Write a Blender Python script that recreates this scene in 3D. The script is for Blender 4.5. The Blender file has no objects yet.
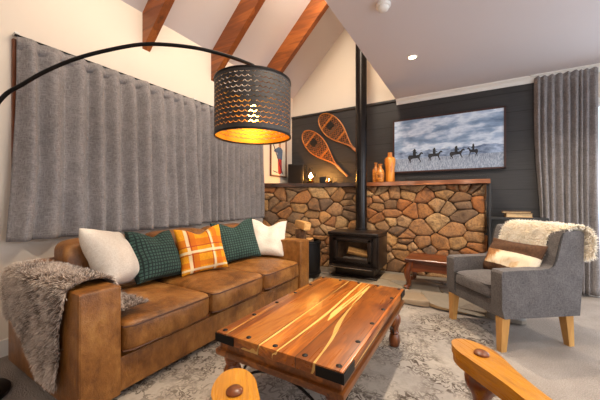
import bpy, bmesh, math, random
from math import sin, cos, pi, radians, sqrt, atan2, exp
from mathutils import Vector, Matrix, Euler, noise
R = random.Random(7)
SC = bpy.context.scene
COL = SC.collection

# ------------------------------------------------------------------ helpers
def finish(o, parent, mat, smooth, angle=None):
    COL.objects.link(o)
    if mat is not None:
        for m in (mat if isinstance(mat, (list, tuple)) else [mat]):
            o.data.materials.append(m)
    if smooth:
        for p in o.data.polygons: p.use_smooth = True
        if angle is not None:
            o.data.set_sharp_from_angle(angle=radians(angle))
    if parent is not None: o.parent = parent
    return o

def obj(name, bm, mat, parent=None, smooth=True, angle=40):
    me = bpy.data.meshes.new(name)
    bmesh.ops.recalc_face_normals(bm, faces=bm.faces)
    bm.to_mesh(me); bm.free()
    return finish(bpy.data.objects.new(name, me), parent, mat, smooth, angle)

def raw(name, vs, fs, mat, parent=None, smooth=True, angle=None):
    me = bpy.data.meshes.new(name)
    me.from_pydata([tuple(v) for v in vs], [], fs); me.update()
    return finish(bpy.data.objects.new(name, me), parent, mat, smooth, angle)

def thing(name, label, cat, loc=(0, 0, 0), rz=0, group=None):
    o = bpy.data.objects.new(name, None); COL.objects.link(o)
    o.location = loc; o.rotation_euler = (0, 0, rz)
    o.empty_display_size = .1
    return tag(o, label, cat, group)

def tag(o, label, cat, group=None):
    o['label'] = label; o['category'] = cat
    if group: o['group'] = group
    return o

def struct(o, label=None, cat=None):
    o['kind'] = 'structure'
    if label: o['label'] = label
    if cat: o['category'] = cat
    return o

def bm_new(): return bmesh.new()

def box(bm, c, s, bev=0.0, seg=2, rot=None, mi=0):
    ret = bmesh.ops.create_cube(bm, size=1.0)
    vs = ret['verts']
    M = Matrix.Translation(Vector(c)) @ (rot.to_4x4() if rot is not None else Matrix.Identity(4)) @ Matrix.Diagonal((s[0], s[1], s[2], 1))
    bmesh.ops.transform(bm, matrix=M, verts=vs)
    fs = set(f for v in vs for f in v.link_faces)
    for f in fs: f.material_index = mi
    if bev > 0:
        es = list(set(e for v in vs for e in v.link_edges))
        r = bmesh.ops.bevel(bm, geom=es, offset=min(bev, .49 * min(s)), segments=seg, profile=.6, affect='EDGES', clamp_overlap=True)
        for f in r['faces']: f.material_index = mi
    return bm

def bounds(bm, x0, x1, y0, y1, z0, z1, bev=0.0, seg=2, mi=0):
    return box(bm, ((x0+x1)/2, (y0+y1)/2, (z0+z1)/2), (x1-x0, y1-y0, z1-z0), bev, seg, None, mi)

def tube(bm, pts, rad, n=10, cap=True, mi=0):
    pts = [Vector(p) for p in pts]
    rs = rad if isinstance(rad, (list, tuple)) else [rad]*len(pts)
    rings = []; up = None
    for i, p in enumerate(pts):
        a = pts[max(i-1, 0)]; b = pts[min(i+1, len(pts)-1)]
        t = (b-a).normalized()
        if up is None:
            up = Vector((0, 0, 1)) if abs(t.z) < .9 else Vector((1, 0, 0))
        side = t.cross(up).normalized(); up = side.cross(t).normalized()
        rings.append([bm.verts.new(p + (side*cos(2*pi*k/n) + up*sin(2*pi*k/n))*rs[i]) for k in range(n)])
    for i in range(len(rings)-1):
        for k in range(n):
            f = bm.faces.new((rings[i][k], rings[i][(k+1) % n], rings[i+1][(k+1) % n], rings[i+1][k])); f.material_index = mi
    if cap:
        for r in (rings[0], rings[-1]):
            f = bm.faces.new(r); f.material_index = mi
    return bm

def lathe(bm, prof, n=28, c=(0, 0, 0), axis=None, mi=0, sq=1.0, cap=True):
    """prof: (r, z) list"""
    c = Vector(c); M = axis if axis is not None else Matrix.Identity(3)
    rings = []
    for r, z in prof:
        rings.append([bm.verts.new(c + M @ Vector((r*cos(2*pi*k/n), r*sin(2*pi*k/n)*sq, z))) for k in range(n)])
    for i in range(len(rings)-1):
        for k in range(n):
            f = bm.faces.new((rings[i][k], rings[i][(k+1) % n], rings[i+1][(k+1) % n], rings[i+1][k])); f.material_index = mi
    if cap and prof[0][0] > 1e-4: bm.faces.new(list(reversed(rings[0]))).material_index = mi
    if cap and prof[-1][0] > 1e-4: bm.faces.new(rings[-1]).material_index = mi
    bmesh.ops.remove_doubles(bm, verts=bm.verts, dist=1e-5)
    return bm

def prism(bm, poly, d0, d1, fn=lambda a, b, d: (a, b, d), mi=0):
    """extrude 2D poly between d0 and d1, mapped with fn"""
    lo = [bm.verts.new(fn(a, b, d0)) for a, b in poly]
    hi = [bm.verts.new(fn(a, b, d1)) for a, b in poly]
    n = len(poly)
    fs = [bm.faces.new(lo), bm.faces.new(hi)]
    for i in range(n):
        fs.append(bm.faces.new((lo[i], lo[(i+1) % n], hi[(i+1) % n], hi[i])))
    for f in fs: f.material_index = mi
    return fs

def bevel_all(bm, off, seg=2, min_angle=20):
    es = [e for e in bm.edges if len(e.link_faces) == 2 and e.calc_face_angle(0) > radians(min_angle)]
    bmesh.ops.bevel(bm, geom=es, offset=off, segments=seg, profile=.6, affect='EDGES', clamp_overlap=True)

def superbox(bm, c, s, n=6.0, cuts=10, crown=(0, 0, 0), wob=0.0, seed=0, fn=None):
    """rounded soft box; crown = extra bulge along +-x, +-y, +z"""
    tmp = bmesh.new()
    bmesh.ops.create_cube(tmp, size=2.0)
    bmesh.ops.subdivide_edges(tmp, edges=tmp.edges[:], cuts=cuts, use_grid_fill=True)
    off = Vector((seed*3.1, seed*1.7, seed*.9))
    for v in tmp.verts:
        p = v.co.copy()
        def warp(t): return math.copysign(abs(t)**.8, t)
        p = Vector((warp(p.x), warp(p.y), warp(p.z)))
        m = (abs(p.x)**n + abs(p.y)**n + abs(p.z)**n)**(1/n)
        p = p/m
        q = Vector((p.x*s[0]/2, p.y*s[1]/2, p.z*s[2]/2))
        q.z += (crown[2] if p.z > 0 else 0)*max(p.z, 0)*(1-p.x**2)*(1-p.y**2)
        q.x += crown[0]*p.x*(1-p.y**2)*(1-p.z**2)
        q.y += crown[1]*p.y*(1-p.x**2)*(1-p.z**2)
        if wob: q += noise.noise_vector((q+off)*5)*wob
        q += Vector(c)
        v.co = fn(q) if fn else q
    tmpm = bpy.data.meshes.new('tmp'); tmp.to_mesh(tmpm); tmp.free()
    bm.from_mesh(tmpm); bpy.data.meshes.remove(tmpm)
    return bm

def catmull(pts, n=8):
    P = [Vector(p) for p in pts]; out = []
    for i in range(len(P)-1):
        p0 = P[max(i-1, 0)]; p1 = P[i]; p2 = P[i+1]; p3 = P[min(i+2, len(P)-1)]
        for k in range(n):
            t = k/n
            out.append(.5*((2*p1) + (p2-p0)*t + (2*p0-5*p1+4*p2-p3)*t*t + (3*p1-p0-3*p2+p3)*t**3))
    out.append(P[-1]); return out

# ------------------------------------------------------------------ materials
def srgb(r, g, b):
    def f(c):
        c /= 255
        return c/12.92 if c <= .04045 else ((c+.055)/1.055)**2.4
    return (f(r), f(g), f(b), 1)

class NT:
    def __init__(s, name):
        s.m = bpy.data.materials.new(name); s.m.use_nodes = True
        s.t = s.m.node_tree; s.n = s.t.nodes; s.l = s.t.links
        s.b = s.n['Principled BSDF']; s.out = s.n['Material Output']
        s._co = None
    def add(s, t, **k):
        n = s.n.new(t)
        for a, v in k.items(): setattr(n, a, v)
        return n
    def link(s, a, b): s.l.new(a, b)
    def co(s, kind='Object', scale=(1, 1, 1), rot=(0, 0, 0), loc=(0, 0, 0)):
        if s._co is None: s._co = s.add('ShaderNodeTexCoord')
        mp = s.add('ShaderNodeMapping'); mp.inputs['Scale'].default_value = scale
        mp.inputs['Rotation'].default_value = rot; mp.inputs['Location'].default_value = loc
        s.link(s._co.outputs[kind], mp.inputs[0]); return mp.outputs[0]
    def noise(s, vec, scale, detail=4, rough=.5, dist=0.0, out='Fac'):
        n = s.add('ShaderNodeTexNoise'); n.inputs['Scale'].default_value = scale
        n.inputs['Detail'].default_value = detail; n.inputs['Roughness'].default_value = rough
        n.inputs['Distortion'].default_value = dist
        s.link(vec, n.inputs['Vector']); return n.outputs[out]
    def voronoi(s, vec, scale, feature='F1', out='Distance', rnd=1.0):
        n = s.add('ShaderNodeTexVoronoi', feature=feature); n.inputs['Scale'].default_value = scale
        n.inputs['Randomness'].default_value = rnd
        s.link(vec, n.inputs['Vector']); return n.outputs[out]
    def wave(s, vec, scale, dist=0, detail=2, dscale=1, kind='BANDS', direction='X', profile='SIN'):
        n = s.add('ShaderNodeTexWave', wave_type=kind, wave_profile=profile)
        if kind == 'BANDS': n.bands_direction = direction
        n.inputs['Scale'].default_value = scale; n.inputs['Distortion'].default_value = dist
        n.inputs['Detail'].default_value = detail; n.inputs['Detail Scale'].default_value = dscale
        s.link(vec, n.inputs['Vector']); return n.outputs['Fac']
    def ramp(s, fac, stops, interp='LINEAR'):
        n = s.add('ShaderNodeValToRGB'); n.color_ramp.interpolation = interp
        e = n.color_ramp.elements
        while len(e) < len(stops): e.new(.5)
        for i, (p, c) in enumerate(stops):
            e[i].position = p; e[i].color = c if len(c) == 4 else (*c, 1)
        s.link(fac, n.inputs[0]); return n.outputs[0]
    def mix(s, fac, a, b, mode='MIX'):
        n = s.add('ShaderNodeMix', data_type='RGBA', blend_type=mode)
        for sock, v in ((n.inputs[0], fac), (n.inputs[6], a), (n.inputs[7], b)):
            if hasattr(v, 'links') or hasattr(v, 'is_linked'): s.link(v, sock)
            else: sock.default_value = v
        return n.outputs[2]
    def math(s, op, a, b=None, c=None):
        n = s.add('ShaderNodeMath', operation=op)
        for i, v in enumerate((a, b, c)):
            if v is None: continue
            if hasattr(v, 'is_linked'): s.link(v, n.inputs[i])
            else: n.inputs[i].default_value = v
        return n.outputs[0]
    def sep(s, vec):
        n = s.add('ShaderNodeSeparateXYZ'); s.link(vec, n.inputs[0]); return n.outputs
    def bump(s, h, strength=.3, dist=.01):
        n = s.add('ShaderNodeBump'); n.inputs['Strength'].default_value = strength; n.inputs['Distance'].default_value = dist
        s.link(h, n.inputs['Height']); s.link(n.outputs[0], s.b.inputs['Normal'])
    def set(s, **k):
        for a, v in k.items():
            i = s.b.inputs[a.replace('_', ' ')]
            if hasattr(v, 'is_linked'): s.link(v, i)
            else: i.default_value = v
        return s.m

def plain(name, c, rough=.5, metal=0.0, nz=.12, scale=20, bump=0.0, spec=.5):
    t = NT(name); v = t.co()
    f = t.noise(v, scale, 3)
    d = tuple(x*(1-nz) for x in c[:3])+(1,); u = tuple(min(1, x*(1+nz)) for x in c[:3])+(1,)
    col = t.ramp(f, [(.3, d), (.7, u)])
    if bump: t.bump(f, bump, .003)
    t.set(Base_Color=col, Roughness=rough, Metallic=metal)
    t.b.inputs['Specular IOR Level'].default_value = spec
    return t.m

def wood(name, c_dark, c_mid, c_light, axis='Y', scale=1.0, rough=.3, sap=0.0, sapcol=None, planks=0, coat=0.0, knots=True, island=False, plankaxis='X', plankoff=0.0):
    """grain runs along axis"""
    t = NT(name)
    st = {'X': (.12, 1, 1), 'Y': (1, .12, 1), 'Z': (1, 1, .12)}[axis]
    v = t.co(scale=tuple(a*scale for a in st))
    if island:
        g = t.add('ShaderNodeNewGeometry'); add = t.add('ShaderNodeVectorMath', operation='MULTIPLY_ADD')
        cmb = t.add('ShaderNodeCombineXYZ')
        for i in range(3): t.link(g.outputs['Random Per Island'], cmb.inputs[i])
        t.link(cmb.outputs[0], add.inputs[0]); add.inputs[1].default_value = (13, 17, 11); t.link(v, add.inputs[2])
        v = add.outputs[0]
    big = t.noise(v, 5, 5, .6, .9)
    fine = t.noise(t.co(scale=tuple(a*scale*(1 if a == 1 else .35) for a in st)), 60, 4, .6, .3)
    rings = t.math('FRACT', t.math('MULTIPLY', big, 6.0))
    rr = t.math('PINGPONG', rings, .5)
    f = t.math('ADD', t.math('MULTIPLY', big, .75), t.math('MULTIPLY', rr, .28))
    col = t.ramp(f, [(.3, c_dark), (.5, c_mid), (.7, c_light)])
    col = t.mix(t.math('MULTIPLY', t.math('SUBTRACT', fine, .35), .7), col, tuple(x*.35 for x in c_dark[:3])+(1,))
    if sap:
        sv = t.co(scale={'X': (.1*scale, 1.6*scale, 1), 'Y': (1.6*scale, .1*scale, 1), 'Z': (1.6*scale, 1, .1*scale)}[axis], loc=(3.7, 1.3, 0))
        sn = t.math('ABSOLUTE', t.math('SUBTRACT', t.noise(sv, 4.2, 2, .4, .35), .5))
        sw_ = t.math('MULTIPLY', t.ramp(t.noise(v, 2.2, 2), [(.42, (0, 0, 0)), (.66, (1, 1, 1))]), sap)
        sm = t.math('MULTIPLY', t.math('LESS_THAN', sn, sw_), .9)
        col = t.mix(sm, col, sapcol)
    if knots:
        kd = t.voronoi(t.co(scale=tuple((a if a == 1 else .5)*scale for a in st)), 3.3)
        km = t.ramp(kd, [(.02, (1, 1, 1)), (.1, (0, 0, 0))])
        col = t.mix(t.math('MULTIPLY', km, .75), col, tuple(x*.3 for x in c_dark[:3])+(1,))
    h = fine
    if planks:
        o = t.sep(t._co.outputs['Object'])[{'X': 0, 'Y': 1, 'Z': 2}[plankaxis]]
        q = t.math('MULTIPLY_ADD', o, planks, plankoff)
        pf = t.math('FLOOR', q); fr = t.math('FRACT', q)
        wn = t.add('ShaderNodeTexWhiteNoise', noise_dimensions='1D'); t.link(pf, wn.inputs['W'])
        shade = t.ramp(wn.outputs['Value'], [(0, (.6, .56, .5)), (.5, (1, 1, 1)), (1, (1.3, 1.22, 1.05))])
        col = t.mix(1.0, col, shade, 'MULTIPLY')
        gap = t.math('LESS_THAN', t.math('PINGPONG', fr, .5), .012)
        col = t.mix(t.math('MULTIPLY', gap, .7), col, (.02, .008, .003, 1))
    t.bump(h, .12, .002)
    t.set(Base_Color=col, Roughness=t.math('MULTIPLY_ADD', fine, .2, rough-.1))
    if coat:
        t.b.inputs['Coat Weight'].default_value = coat; t.b.inputs['Coat Roughness'].default_value = .32
    return t.m

def fabric(name, c, c2, weave=260, rough=.9, bump=.25, mott=9):
    t = NT(name); v = t.co()
    a = t.noise(t.co(scale=(1, 1, .22)), weave, 2, .6)
    b = t.noise(t.co(scale=(.22, .22, 1)), weave, 2, .6)
    w = t.math('MAXIMUM', a, b)
    m = t.noise(v, mott, 4)
    col = t.ramp(t.math('MULTIPLY_ADD', m, .25, t.math('MULTIPLY', w, .8)), [(.38, c), (.72, c2)])
    t.bump(w, bump, .003)
    t.set(Base_Color=col, Roughness=rough)
    t.b.inputs['Specular IOR Level'].default_value = .15
    t.b.inputs['Sheen Weight'].default_value = .15
    return t.m

def emit(name, c, k):
    t = NT(name); t.set(Base_Color=c, Roughness=.4)
    t.b.inputs['Emission Color'].default_value = c; t.b.inputs['Emission Strength'].default_value = k
    return t.m

M = {}
# painted plaster
def paint(name, c):
    t = NT(name); v = t.co()
    n = t.noise(v, 90, 3); big = t.noise(v, 1.5, 2)
    col = t.ramp(big, [(.3, tuple(x*.97 for x in c[:3])+(1,)), (.7, c)])
    t.bump(n, .05, .002); t.set(Base_Color=col, Roughness=.75); t.b.inputs['Specular IOR Level'].default_value = .25
    return t.m
M['wall'] = paint('cream_paint', srgb(226, 214, 200))
M['ceil'] = paint('ceiling_paint', srgb(202, 195, 197))
M['white'] = paint('white_gloss', srgb(228, 226, 222))
# dark shiplap
t = NT('dark_shiplap'); v = t.co()
z = t.sep(t._co.outputs['Object'])[2]
fr = t.math('FRACT', t.math('MULTIPLY', z, 1/.235))
gap = t.math('LESS_THAN', fr, .03)
n = t.noise(t.co(scale=(.2, 1, 3)), 20, 4)
col = t.ramp(n, [(.3, srgb(40, 39, 41)), (.7, srgb(50, 49, 50))])
col = t.mix(gap, col, srgb(18, 18, 19))
t.bump(t.math('SUBTRACT', 1.0, gap), .5, .006)
t.set(Base_Color=col, Roughness=.55); M['shiplap'] = t.m
# carpet
t = NT('loop_carpet'); v = t.co()
a = t.voronoi(v, 150); b = t.noise(v, 2.5, 4); c = t.noise(v, 160, 3, .7)
col = t.ramp(t.math('MULTIPLY_ADD', c, .6, t.math('MULTIPLY', b, .35)), [(.3, srgb(116, 107, 100)), (.5, srgb(158, 148, 140)), (.68, srgb(192, 183, 174))])
t.bump(a, .6, .008); t.set(Base_Color=col, Roughness=.95); t.b.inputs['Specular IOR Level'].default_value = .1
M['carpet'] = t.m
# rug: faded oriental
t = NT('faded_rug'); v = t.co()
wv = t.noise(v, 3.0, 3, .5, out='Color')
ws = t.add('ShaderNodeVectorMath', operation='MULTIPLY_ADD'); t.link(wv, ws.inputs[0]); ws.inputs[1].default_value = (.12, .12, 0); t.link(v, ws.inputs[2])
def rosette(scale, R0, amp, petals, wd):
    vn = t.add('ShaderNodeTexVoronoi', feature='F1', voronoi_dimensions='2D'); vn.inputs['Scale'].default_value = scale
    t.link(v, vn.inputs['Vector'])
    sc_ = t.add('ShaderNodeVectorMath', operation='SUBTRACT')
    t.link(v, sc_.inputs[0]); t.link(vn.outputs['Position'], sc_.inputs[1])
    lx, ly, _ = t.sep(sc_.outputs[0])
    th = t.math('ARCTAN2', ly, lx); r = t.math('SQRT', t.math('ADD', t.math('MULTIPLY', lx, lx), t.math('MULTIPLY', ly, ly)))
    rr_ = t.math('MULTIPLY_ADD', t.math('SINE', t.math('MULTIPLY', th, petals)), amp, R0)
    ring = t.math('LESS_THAN', t.math('ABSOLUTE', t.math('SUBTRACT', r, rr_)), wd)
    core = t.math('LESS_THAN', r, R0*.38)
    ray = t.math('MULTIPLY', t.math('LESS_THAN', r, t.math('SUBTRACT', rr_, wd*2.2)), t.math('GREATER_THAN', t.math('SINE', t.math('MULTIPLY', th, petals*2)), .55))
    return t.math('MAXIMUM', t.math('MAXIMUM', ring, core), ray)
f1 = rosette(4.6, .066, .022, 6.0, .010); f2 = rosette(9.5, .030, .012, 5.0, .007)
vine = t.math('LESS_THAN', t.math('ABSOLUTE', t.math('SUBTRACT', t.noise(ws.outputs[0], 7, 2, .5, .8), .5)), .022)
patt = t.math('MAXIMUM', t.math('MAXIMUM', f1, f2), vine)
blot = t.noise(v, 2.6, 3, .6); wear = t.noise(v, 38, 4, .7)
msk = t.math('MULTIPLY', patt, t.math('MULTIPLY', t.ramp(blot, [(.40, (.12, .12, .12)), (.56, (1, 1, 1))]), t.ramp(wear, [(.36, (.1, .1, .1)), (.55, (1, 1, 1))])))
fib = t.noise(v, 240, 2)
base = t.ramp(t.noise(v, 1.8, 3), [(.35, srgb(150, 144, 140)), (.65, srgb(182, 172, 160))])
base = t.mix(t.math('MULTIPLY', t.ramp(t.noise(v, 14, 4, .7), [(.45, (0, 0, 0)), (.7, (1, 1, 1))]), .45), base, srgb(132, 124, 118))
col = t.mix(t.math('MULTIPLY', msk, .95), base, srgb(66, 54, 46))
col = t.mix(t.math('MULTIPLY', fib, .3), col, srgb(120, 112, 104))
t.bump(fib, .4, .004); t.set(Base_Color=col, Roughness=.95); t.b.inputs['Specular IOR Level'].default_value = .1
M['rug'] = t.m
# leather
t = NT('tan_leather'); v = t.co()
n1 = t.noise(v, 4, 5, .6, .4); n2 = t.voronoi(v, 190); n3 = t.noise(t.co(scale=(1, 1, .6)), 15, 6, .7, .25)
col = t.ramp(t.math('MULTIPLY_ADD', n3, .5, t.math('MULTIPLY', n1, .5)), [(.36, srgb(92, 52, 18)), (.52, srgb(138, 89, 40)), (.68, srgb(174, 124, 66))])
hh = t.math('ADD', t.math('MULTIPLY', n2, .12), t.math('MULTIPLY', n3, 1.0))
t.bump(hh, .5, .016)
t.set(Base_Color=col, Roughness=t.math('MULTIPLY_ADD', n1, .25, .25)); M['leather'] = t.m
M['leather_dark'] = plain('leather_piping', srgb(84, 46, 18), .45)
# woods
M['table'] = wood('sheesham', srgb(108, 50, 12), srgb(192, 110, 34), srgb(242, 170, 76), 'Y', 1.0, .3, .04, srgb(240, 196, 112), planks=5.2, coat=.22, plankoff=.37)
M['table_side'] = wood('sheesham_side', srgb(74, 36, 10), srgb(140, 80, 28), srgb(188, 118, 52), 'Y', 1.2, .35, coat=.3)
M['table_leg'] = wood('sheesham_leg', srgb(78, 34, 11), srgb(148, 80, 30), srgb(196, 118, 54), 'Z', 1.4, .35, coat=.3)
M['beam'] = wood('rafter_wood', srgb(98, 48, 14), srgb(150, 80, 28), srgb(182, 106, 44), 'X', .8, .45, coat=.15)
M['mantel'] = wood('mantel_wood', srgb(70, 34, 12), srgb(146, 80, 34), srgb(206, 132, 68), 'X', 1.6, .45, coat=.2)
M['mantel_dark'] = wood('mantel_dark_wood', srgb(30, 15, 9), srgb(66, 34, 18), srgb(110, 62, 34), 'X', 1.6, .65)
M['mahogany'] = wood('stool_wood', srgb(78, 32, 10), srgb(140, 66, 22), srgb(178, 96, 38), 'X', 1.4, .3, planks=7, plankaxis='Y', coat=.4)
M['honey'] = wood('honey_pine', srgb(160, 96, 10), srgb(218, 150, 26), srgb(246, 190, 70), 'Y', 1.5, .28, coat=.5, knots=False)
M['honey_dark'] = wood('turned_oak', srgb(70, 30, 8), srgb(120, 58, 16), srgb(160, 88, 28), 'Z', 1.5, .3, coat=.4, knots=False)
M['peg'] = plain('peg_wood', srgb(112, 58, 24), .35, nz=.3, scale=40)
M['oakleg'] = wood('oak_leg', srgb(176, 124, 62), srgb(206, 156, 88), srgb(224, 180, 114), 'Z', 1.6, .4, knots=False)
M['trimwood'] = wood('window_wood', srgb(84, 40, 14), srgb(130, 68, 28), srgb(150, 84, 36), 'Z', 1.0, .45)
M['bent'] = wood('bent_ash', srgb(140, 78, 26), srgb(196, 122, 50), srgb(222, 154, 76), 'Z', 2, .4, knots=False)
M['lace'] = plain('rawhide', srgb(160, 98, 44), .6, nz=.3)
M['vase'] = wood('vase_wood', srgb(160, 84, 16), srgb(226, 140, 44), srgb(248, 182, 84), 'Z', 3, .35, knots=True, coat=.3)
M['vase_pat'] = wood('vase_patterned', srgb(110, 56, 14), srgb(210, 130, 44), srgb(244, 182, 90), 'X', 6, .4, knots=True, coat=.2)
M['frame_wood'] = plain('frame_wood', srgb(104, 62, 30), .45, nz=.25)
M['tvframe'] = plain('dark_frame', srgb(62, 34, 30), .4, nz=.2)
# black metals
M['iron'] = plain('black_iron', srgb(26, 24, 24), .45, .6)
M['stove'] = plain('stove_enamel', srgb(34, 26, 23), .33, .2, nz=.1, scale=60)
M['flue'] = plain('flue_enamel', srgb(26, 22, 22), .22, .35)
M['blackplastic'] = plain('black_plastic', srgb(22, 21, 22), .45)
M['shelfblack'] = plain('black_shelf', srgb(40, 40, 42), .5)
M['steel'] = plain('polished_steel', srgb(170, 165, 160), .2, 1.0)
M['lampmetal'] = plain('lamp_metal', srgb(30, 28, 28), .4, .7)
M['grey_mantel'] = plain('firebrick', srgb(120, 92, 68), .9, nz=.3, bump=.4)
M['ash'] = plain('ash', srgb(150, 140, 130), .95, nz=.3, scale=60)
# fabrics
M['curtain'] = fabric('grey_linen_curtain', srgb(106, 102, 103), srgb(154, 149, 149), 150)
M['chairfab'] = fabric('charcoal_tweed', srgb(62, 59, 60), srgb(112, 107, 107), 260)
M['chairpipe'] = plain('chair_piping', srgb(46, 44, 44), .85)
M['whitepillow'] = fabric('ivory_linen', srgb(208, 196, 180), srgb(236, 228, 216), 200)
# green waffle pillow
t = NT('green_waffle'); v = t.co()
sx, sy, sz = t.sep(v)
gx = t.math('PINGPONG', t.math('MULTIPLY', sx, 40), .5); gz = t.math('PINGPONG', t.math('MULTIPLY', sz, 40), .5)
gm = t.math('MULTIPLY', t.ramp(gx, [(.12, (0, 0, 0)), (.2, (1, 1, 1))]), t.ramp(gz, [(.12, (0, 0, 0)), (.2, (1, 1, 1))]))
nn = t.noise(v, 120, 3)
col = t.mix(gm, srgb(16, 34, 33), t.ramp(nn, [(.3, srgb(38, 66, 60)), (.7, srgb(66, 98, 88))]))
t.bump(gm, .5, .006); t.set(Base_Color=col, Roughness=.85); M['green'] = t.m
# yellow plaid pillow
t = NT('yellow_plaid'); v = t.co(); sx, sy, sz = t.sep(v)
def stripe(c, w, s):
    if s is sz: c += .21
    return t.math('LESS_THAN', t.math('ABSOLUTE', t.math('SUBTRACT', s, c)), w)
nn = t.noise(t.co(scale=(1, 1, .3)), 200, 2)
col = t.ramp(nn, [(.3, srgb(216, 136, 8)), (.7, srgb(242, 170, 24))])
for c, w, k, f in ((-.085, .028, srgb(208, 104, 10), .75), (.12, .022, srgb(208, 104, 10), .75)):
    col = t.mix(t.math('MULTIPLY', stripe(c, w, sx), f), col, k)
for c, w, k, f in ((.055, .03, srgb(208, 104, 10), .75), (-.13, .02, srgb(208, 104, 10), .7)):
    col = t.mix(t.math('MULTIPLY', stripe(c, w, sz), f), col, k)
for c, w, k in ((-.125, .012, srgb(240, 222, 178)), (.075, .010, srgb(240, 222, 178)), (-.105, .004, srgb(170, 60, 22)), (.06, .004, srgb(170, 60, 22))):
    col = t.mix(t.math('MULTIPLY', stripe(c, w, sx), .85), col, k)
for c, w, k in ((-.03, .011, srgb(240, 222, 178)), (.02, .005, srgb(176, 60, 20)), (-.05, .004, srgb(176, 60, 20)), (-.17, .008, srgb(240, 222, 178))):
    col = t.mix(t.math('MULTIPLY', stripe(c, w, sz), .85), col, k)
t.bump(nn, .25, .003); t.set(Base_Color=col, Roughness=.9); M['yellow'] = t.m
# hide pillow
t = NT('brown_suede_and_cowhide'); v = t.co(); sx, sy, sz = t.sep(v)
edge = t.math('ADD', sz, t.math('MULTIPLY', t.noise(v, 30, 2), .006))
band = t.math('MULTIPLY', t.math('GREATER_THAN', edge, .08), t.math('LESS_THAN', edge, .20))
pt = t.noise(v, 7.5, 4, .6, .6); hr = t.noise(t.co(scale=(1, 1, .25), rot=(0, .5, 0)), 170, 2)
lg = t.math('MULTIPLY_ADD', sx, -.7, pt)
hide = t.ramp(lg, [(.45, srgb(238, 224, 200)), (.52, srgb(222, 196, 158)), (.6, srgb(176, 124, 74)), (.72, srgb(112, 68, 36))])
hide = t.mix(t.math('MULTIPLY', hr, .25), hide, srgb(150, 110, 70))
su = t.ramp(t.noise(v, 60, 3), [(.3, srgb(66, 42, 24)), (.7, srgb(92, 60, 36))])
t.bump(hr, .3, .003); t.set(Base_Color=t.mix(band, su, hide), Roughness=.85); M['hide'] = t.m
# fur: base colours by attribute "tip"
def furmat(name, root, mid, tip, patch_dark=None):
    t = NT(name); v = t.co()
    at = t.add('ShaderNodeAttribute', attribute_name='tip'); 
    col = t.ramp(at.outputs['Fac'], [(0, root), (.45, mid), (1, tip)])
    if patch_dark:
        p = t.noise(v, 6, 4, .65, .5)
        pm = t.ramp(p, [(.42, (0, 0, 0)), (.62, (1, 1, 1))])
        g = t.add('ShaderNodeNewGeometry')
        pk = t.math('MULTIPLY', t.math('MULTIPLY_ADD', pm, .75, .12), t.math('GREATER_THAN', g.outputs['Random Per Island'], .45))
        col = t.mix(pk, col, patch_dark)
    t.set(Base_Color=col, Roughness=.8); t.b.inputs['Specular IOR Level'].default_value = .2
    return t.m
M['fur'] = furmat('grey_brown_fur', srgb(112, 92, 78), srgb(208, 188, 172), srgb(254, 246, 238), srgb(70, 55, 46))
M['sheep'] = furmat('cream_sheepskin', srgb(236, 222, 198), srgb(250, 243, 230), srgb(255, 252, 246))
# stones
t = NT('field_stone'); v = t.co(); g = t.add('ShaderNodeNewGeometry'); rnd = g.outputs['Random Per Island']
base = t.ramp(rnd, [(0, srgb(164, 118, 70)), (.14, srgb(128, 94, 64)), (.28, srgb(200, 152, 94)), (.42, srgb(166, 100, 50)), (.56, srgb(184, 144, 98)), (.7, srgb(116, 92, 72)), (.82, srgb(208, 166, 112)), (.92, srgb(156, 96, 52)), (1, srgb(206, 172, 126))])
a1 = t.noise(v, 9, 6, .65, .8); a2 = t.noise(v, 45, 5, .7)
col = t.mix(t.math('MULTIPLY', t.ramp(a1, [(.45, (0, 0, 0)), (.68, (1, 1, 1))]), .65), base, srgb(84, 62, 46))
col = t.mix(t.math('MULTIPLY', t.ramp(a1, [(.3, (1, 1, 1)), (.45, (0, 0, 0))]), .4), col, srgb(196, 128, 62))
col = t.mix(t.math('MULTIPLY', t.ramp(a2, [(.47, (0, 0, 0)), (.66, (1, 1, 1))]), .6), col, srgb(84, 64, 50))
t.bump(t.math('ADD', t.math('MULTIPLY', a2, .7), a1), .9, .025)
t.set(Base_Color=col, Roughness=.85); M['stone'] = t.m
M['mortar'] = plain('mortar', srgb(78, 66, 55), .95, nz=.25, scale=50, bump=.6)
M['grout'] = plain('grout', srgb(128, 116, 102), .95, nz=.2, scale=50, bump=.4)
t = NT('slate_paving'); v = t.co(); g = t.add('ShaderNodeNewGeometry'); rnd = g.outputs['Random Per Island']
base = t.ramp(rnd, [(0, srgb(140, 130, 118)), (.3, srgb(176, 144, 100)), (.5, srgb(126, 122, 116)), (.75, srgb(150, 138, 120)), (1, srgb(192, 164, 122))])
a1 = t.noise(v, 7, 6, .65, .8)
col = t.mix(t.math('MULTIPLY', a1, .5), base, srgb(88, 80, 74))
t.bump(a1, .5, .01); t.set(Base_Color=col, Roughness=.6); M['slate'] = t.m
# log
M['bark'] = plain('bark', srgb(96, 66, 42), .9, nz=.4, scale=35, bump=.8)
t = NT('cut_log'); v = t.co()
wv = t.wave(v, 30, 2, 3, 1.5, 'RINGS'); col = t.ramp(wv, [(0, srgb(196, 138, 74)), (1, srgb(232, 184, 118))])
t.set(Base_Color=col, Roughness=.8); M['cut'] = t.m
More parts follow.
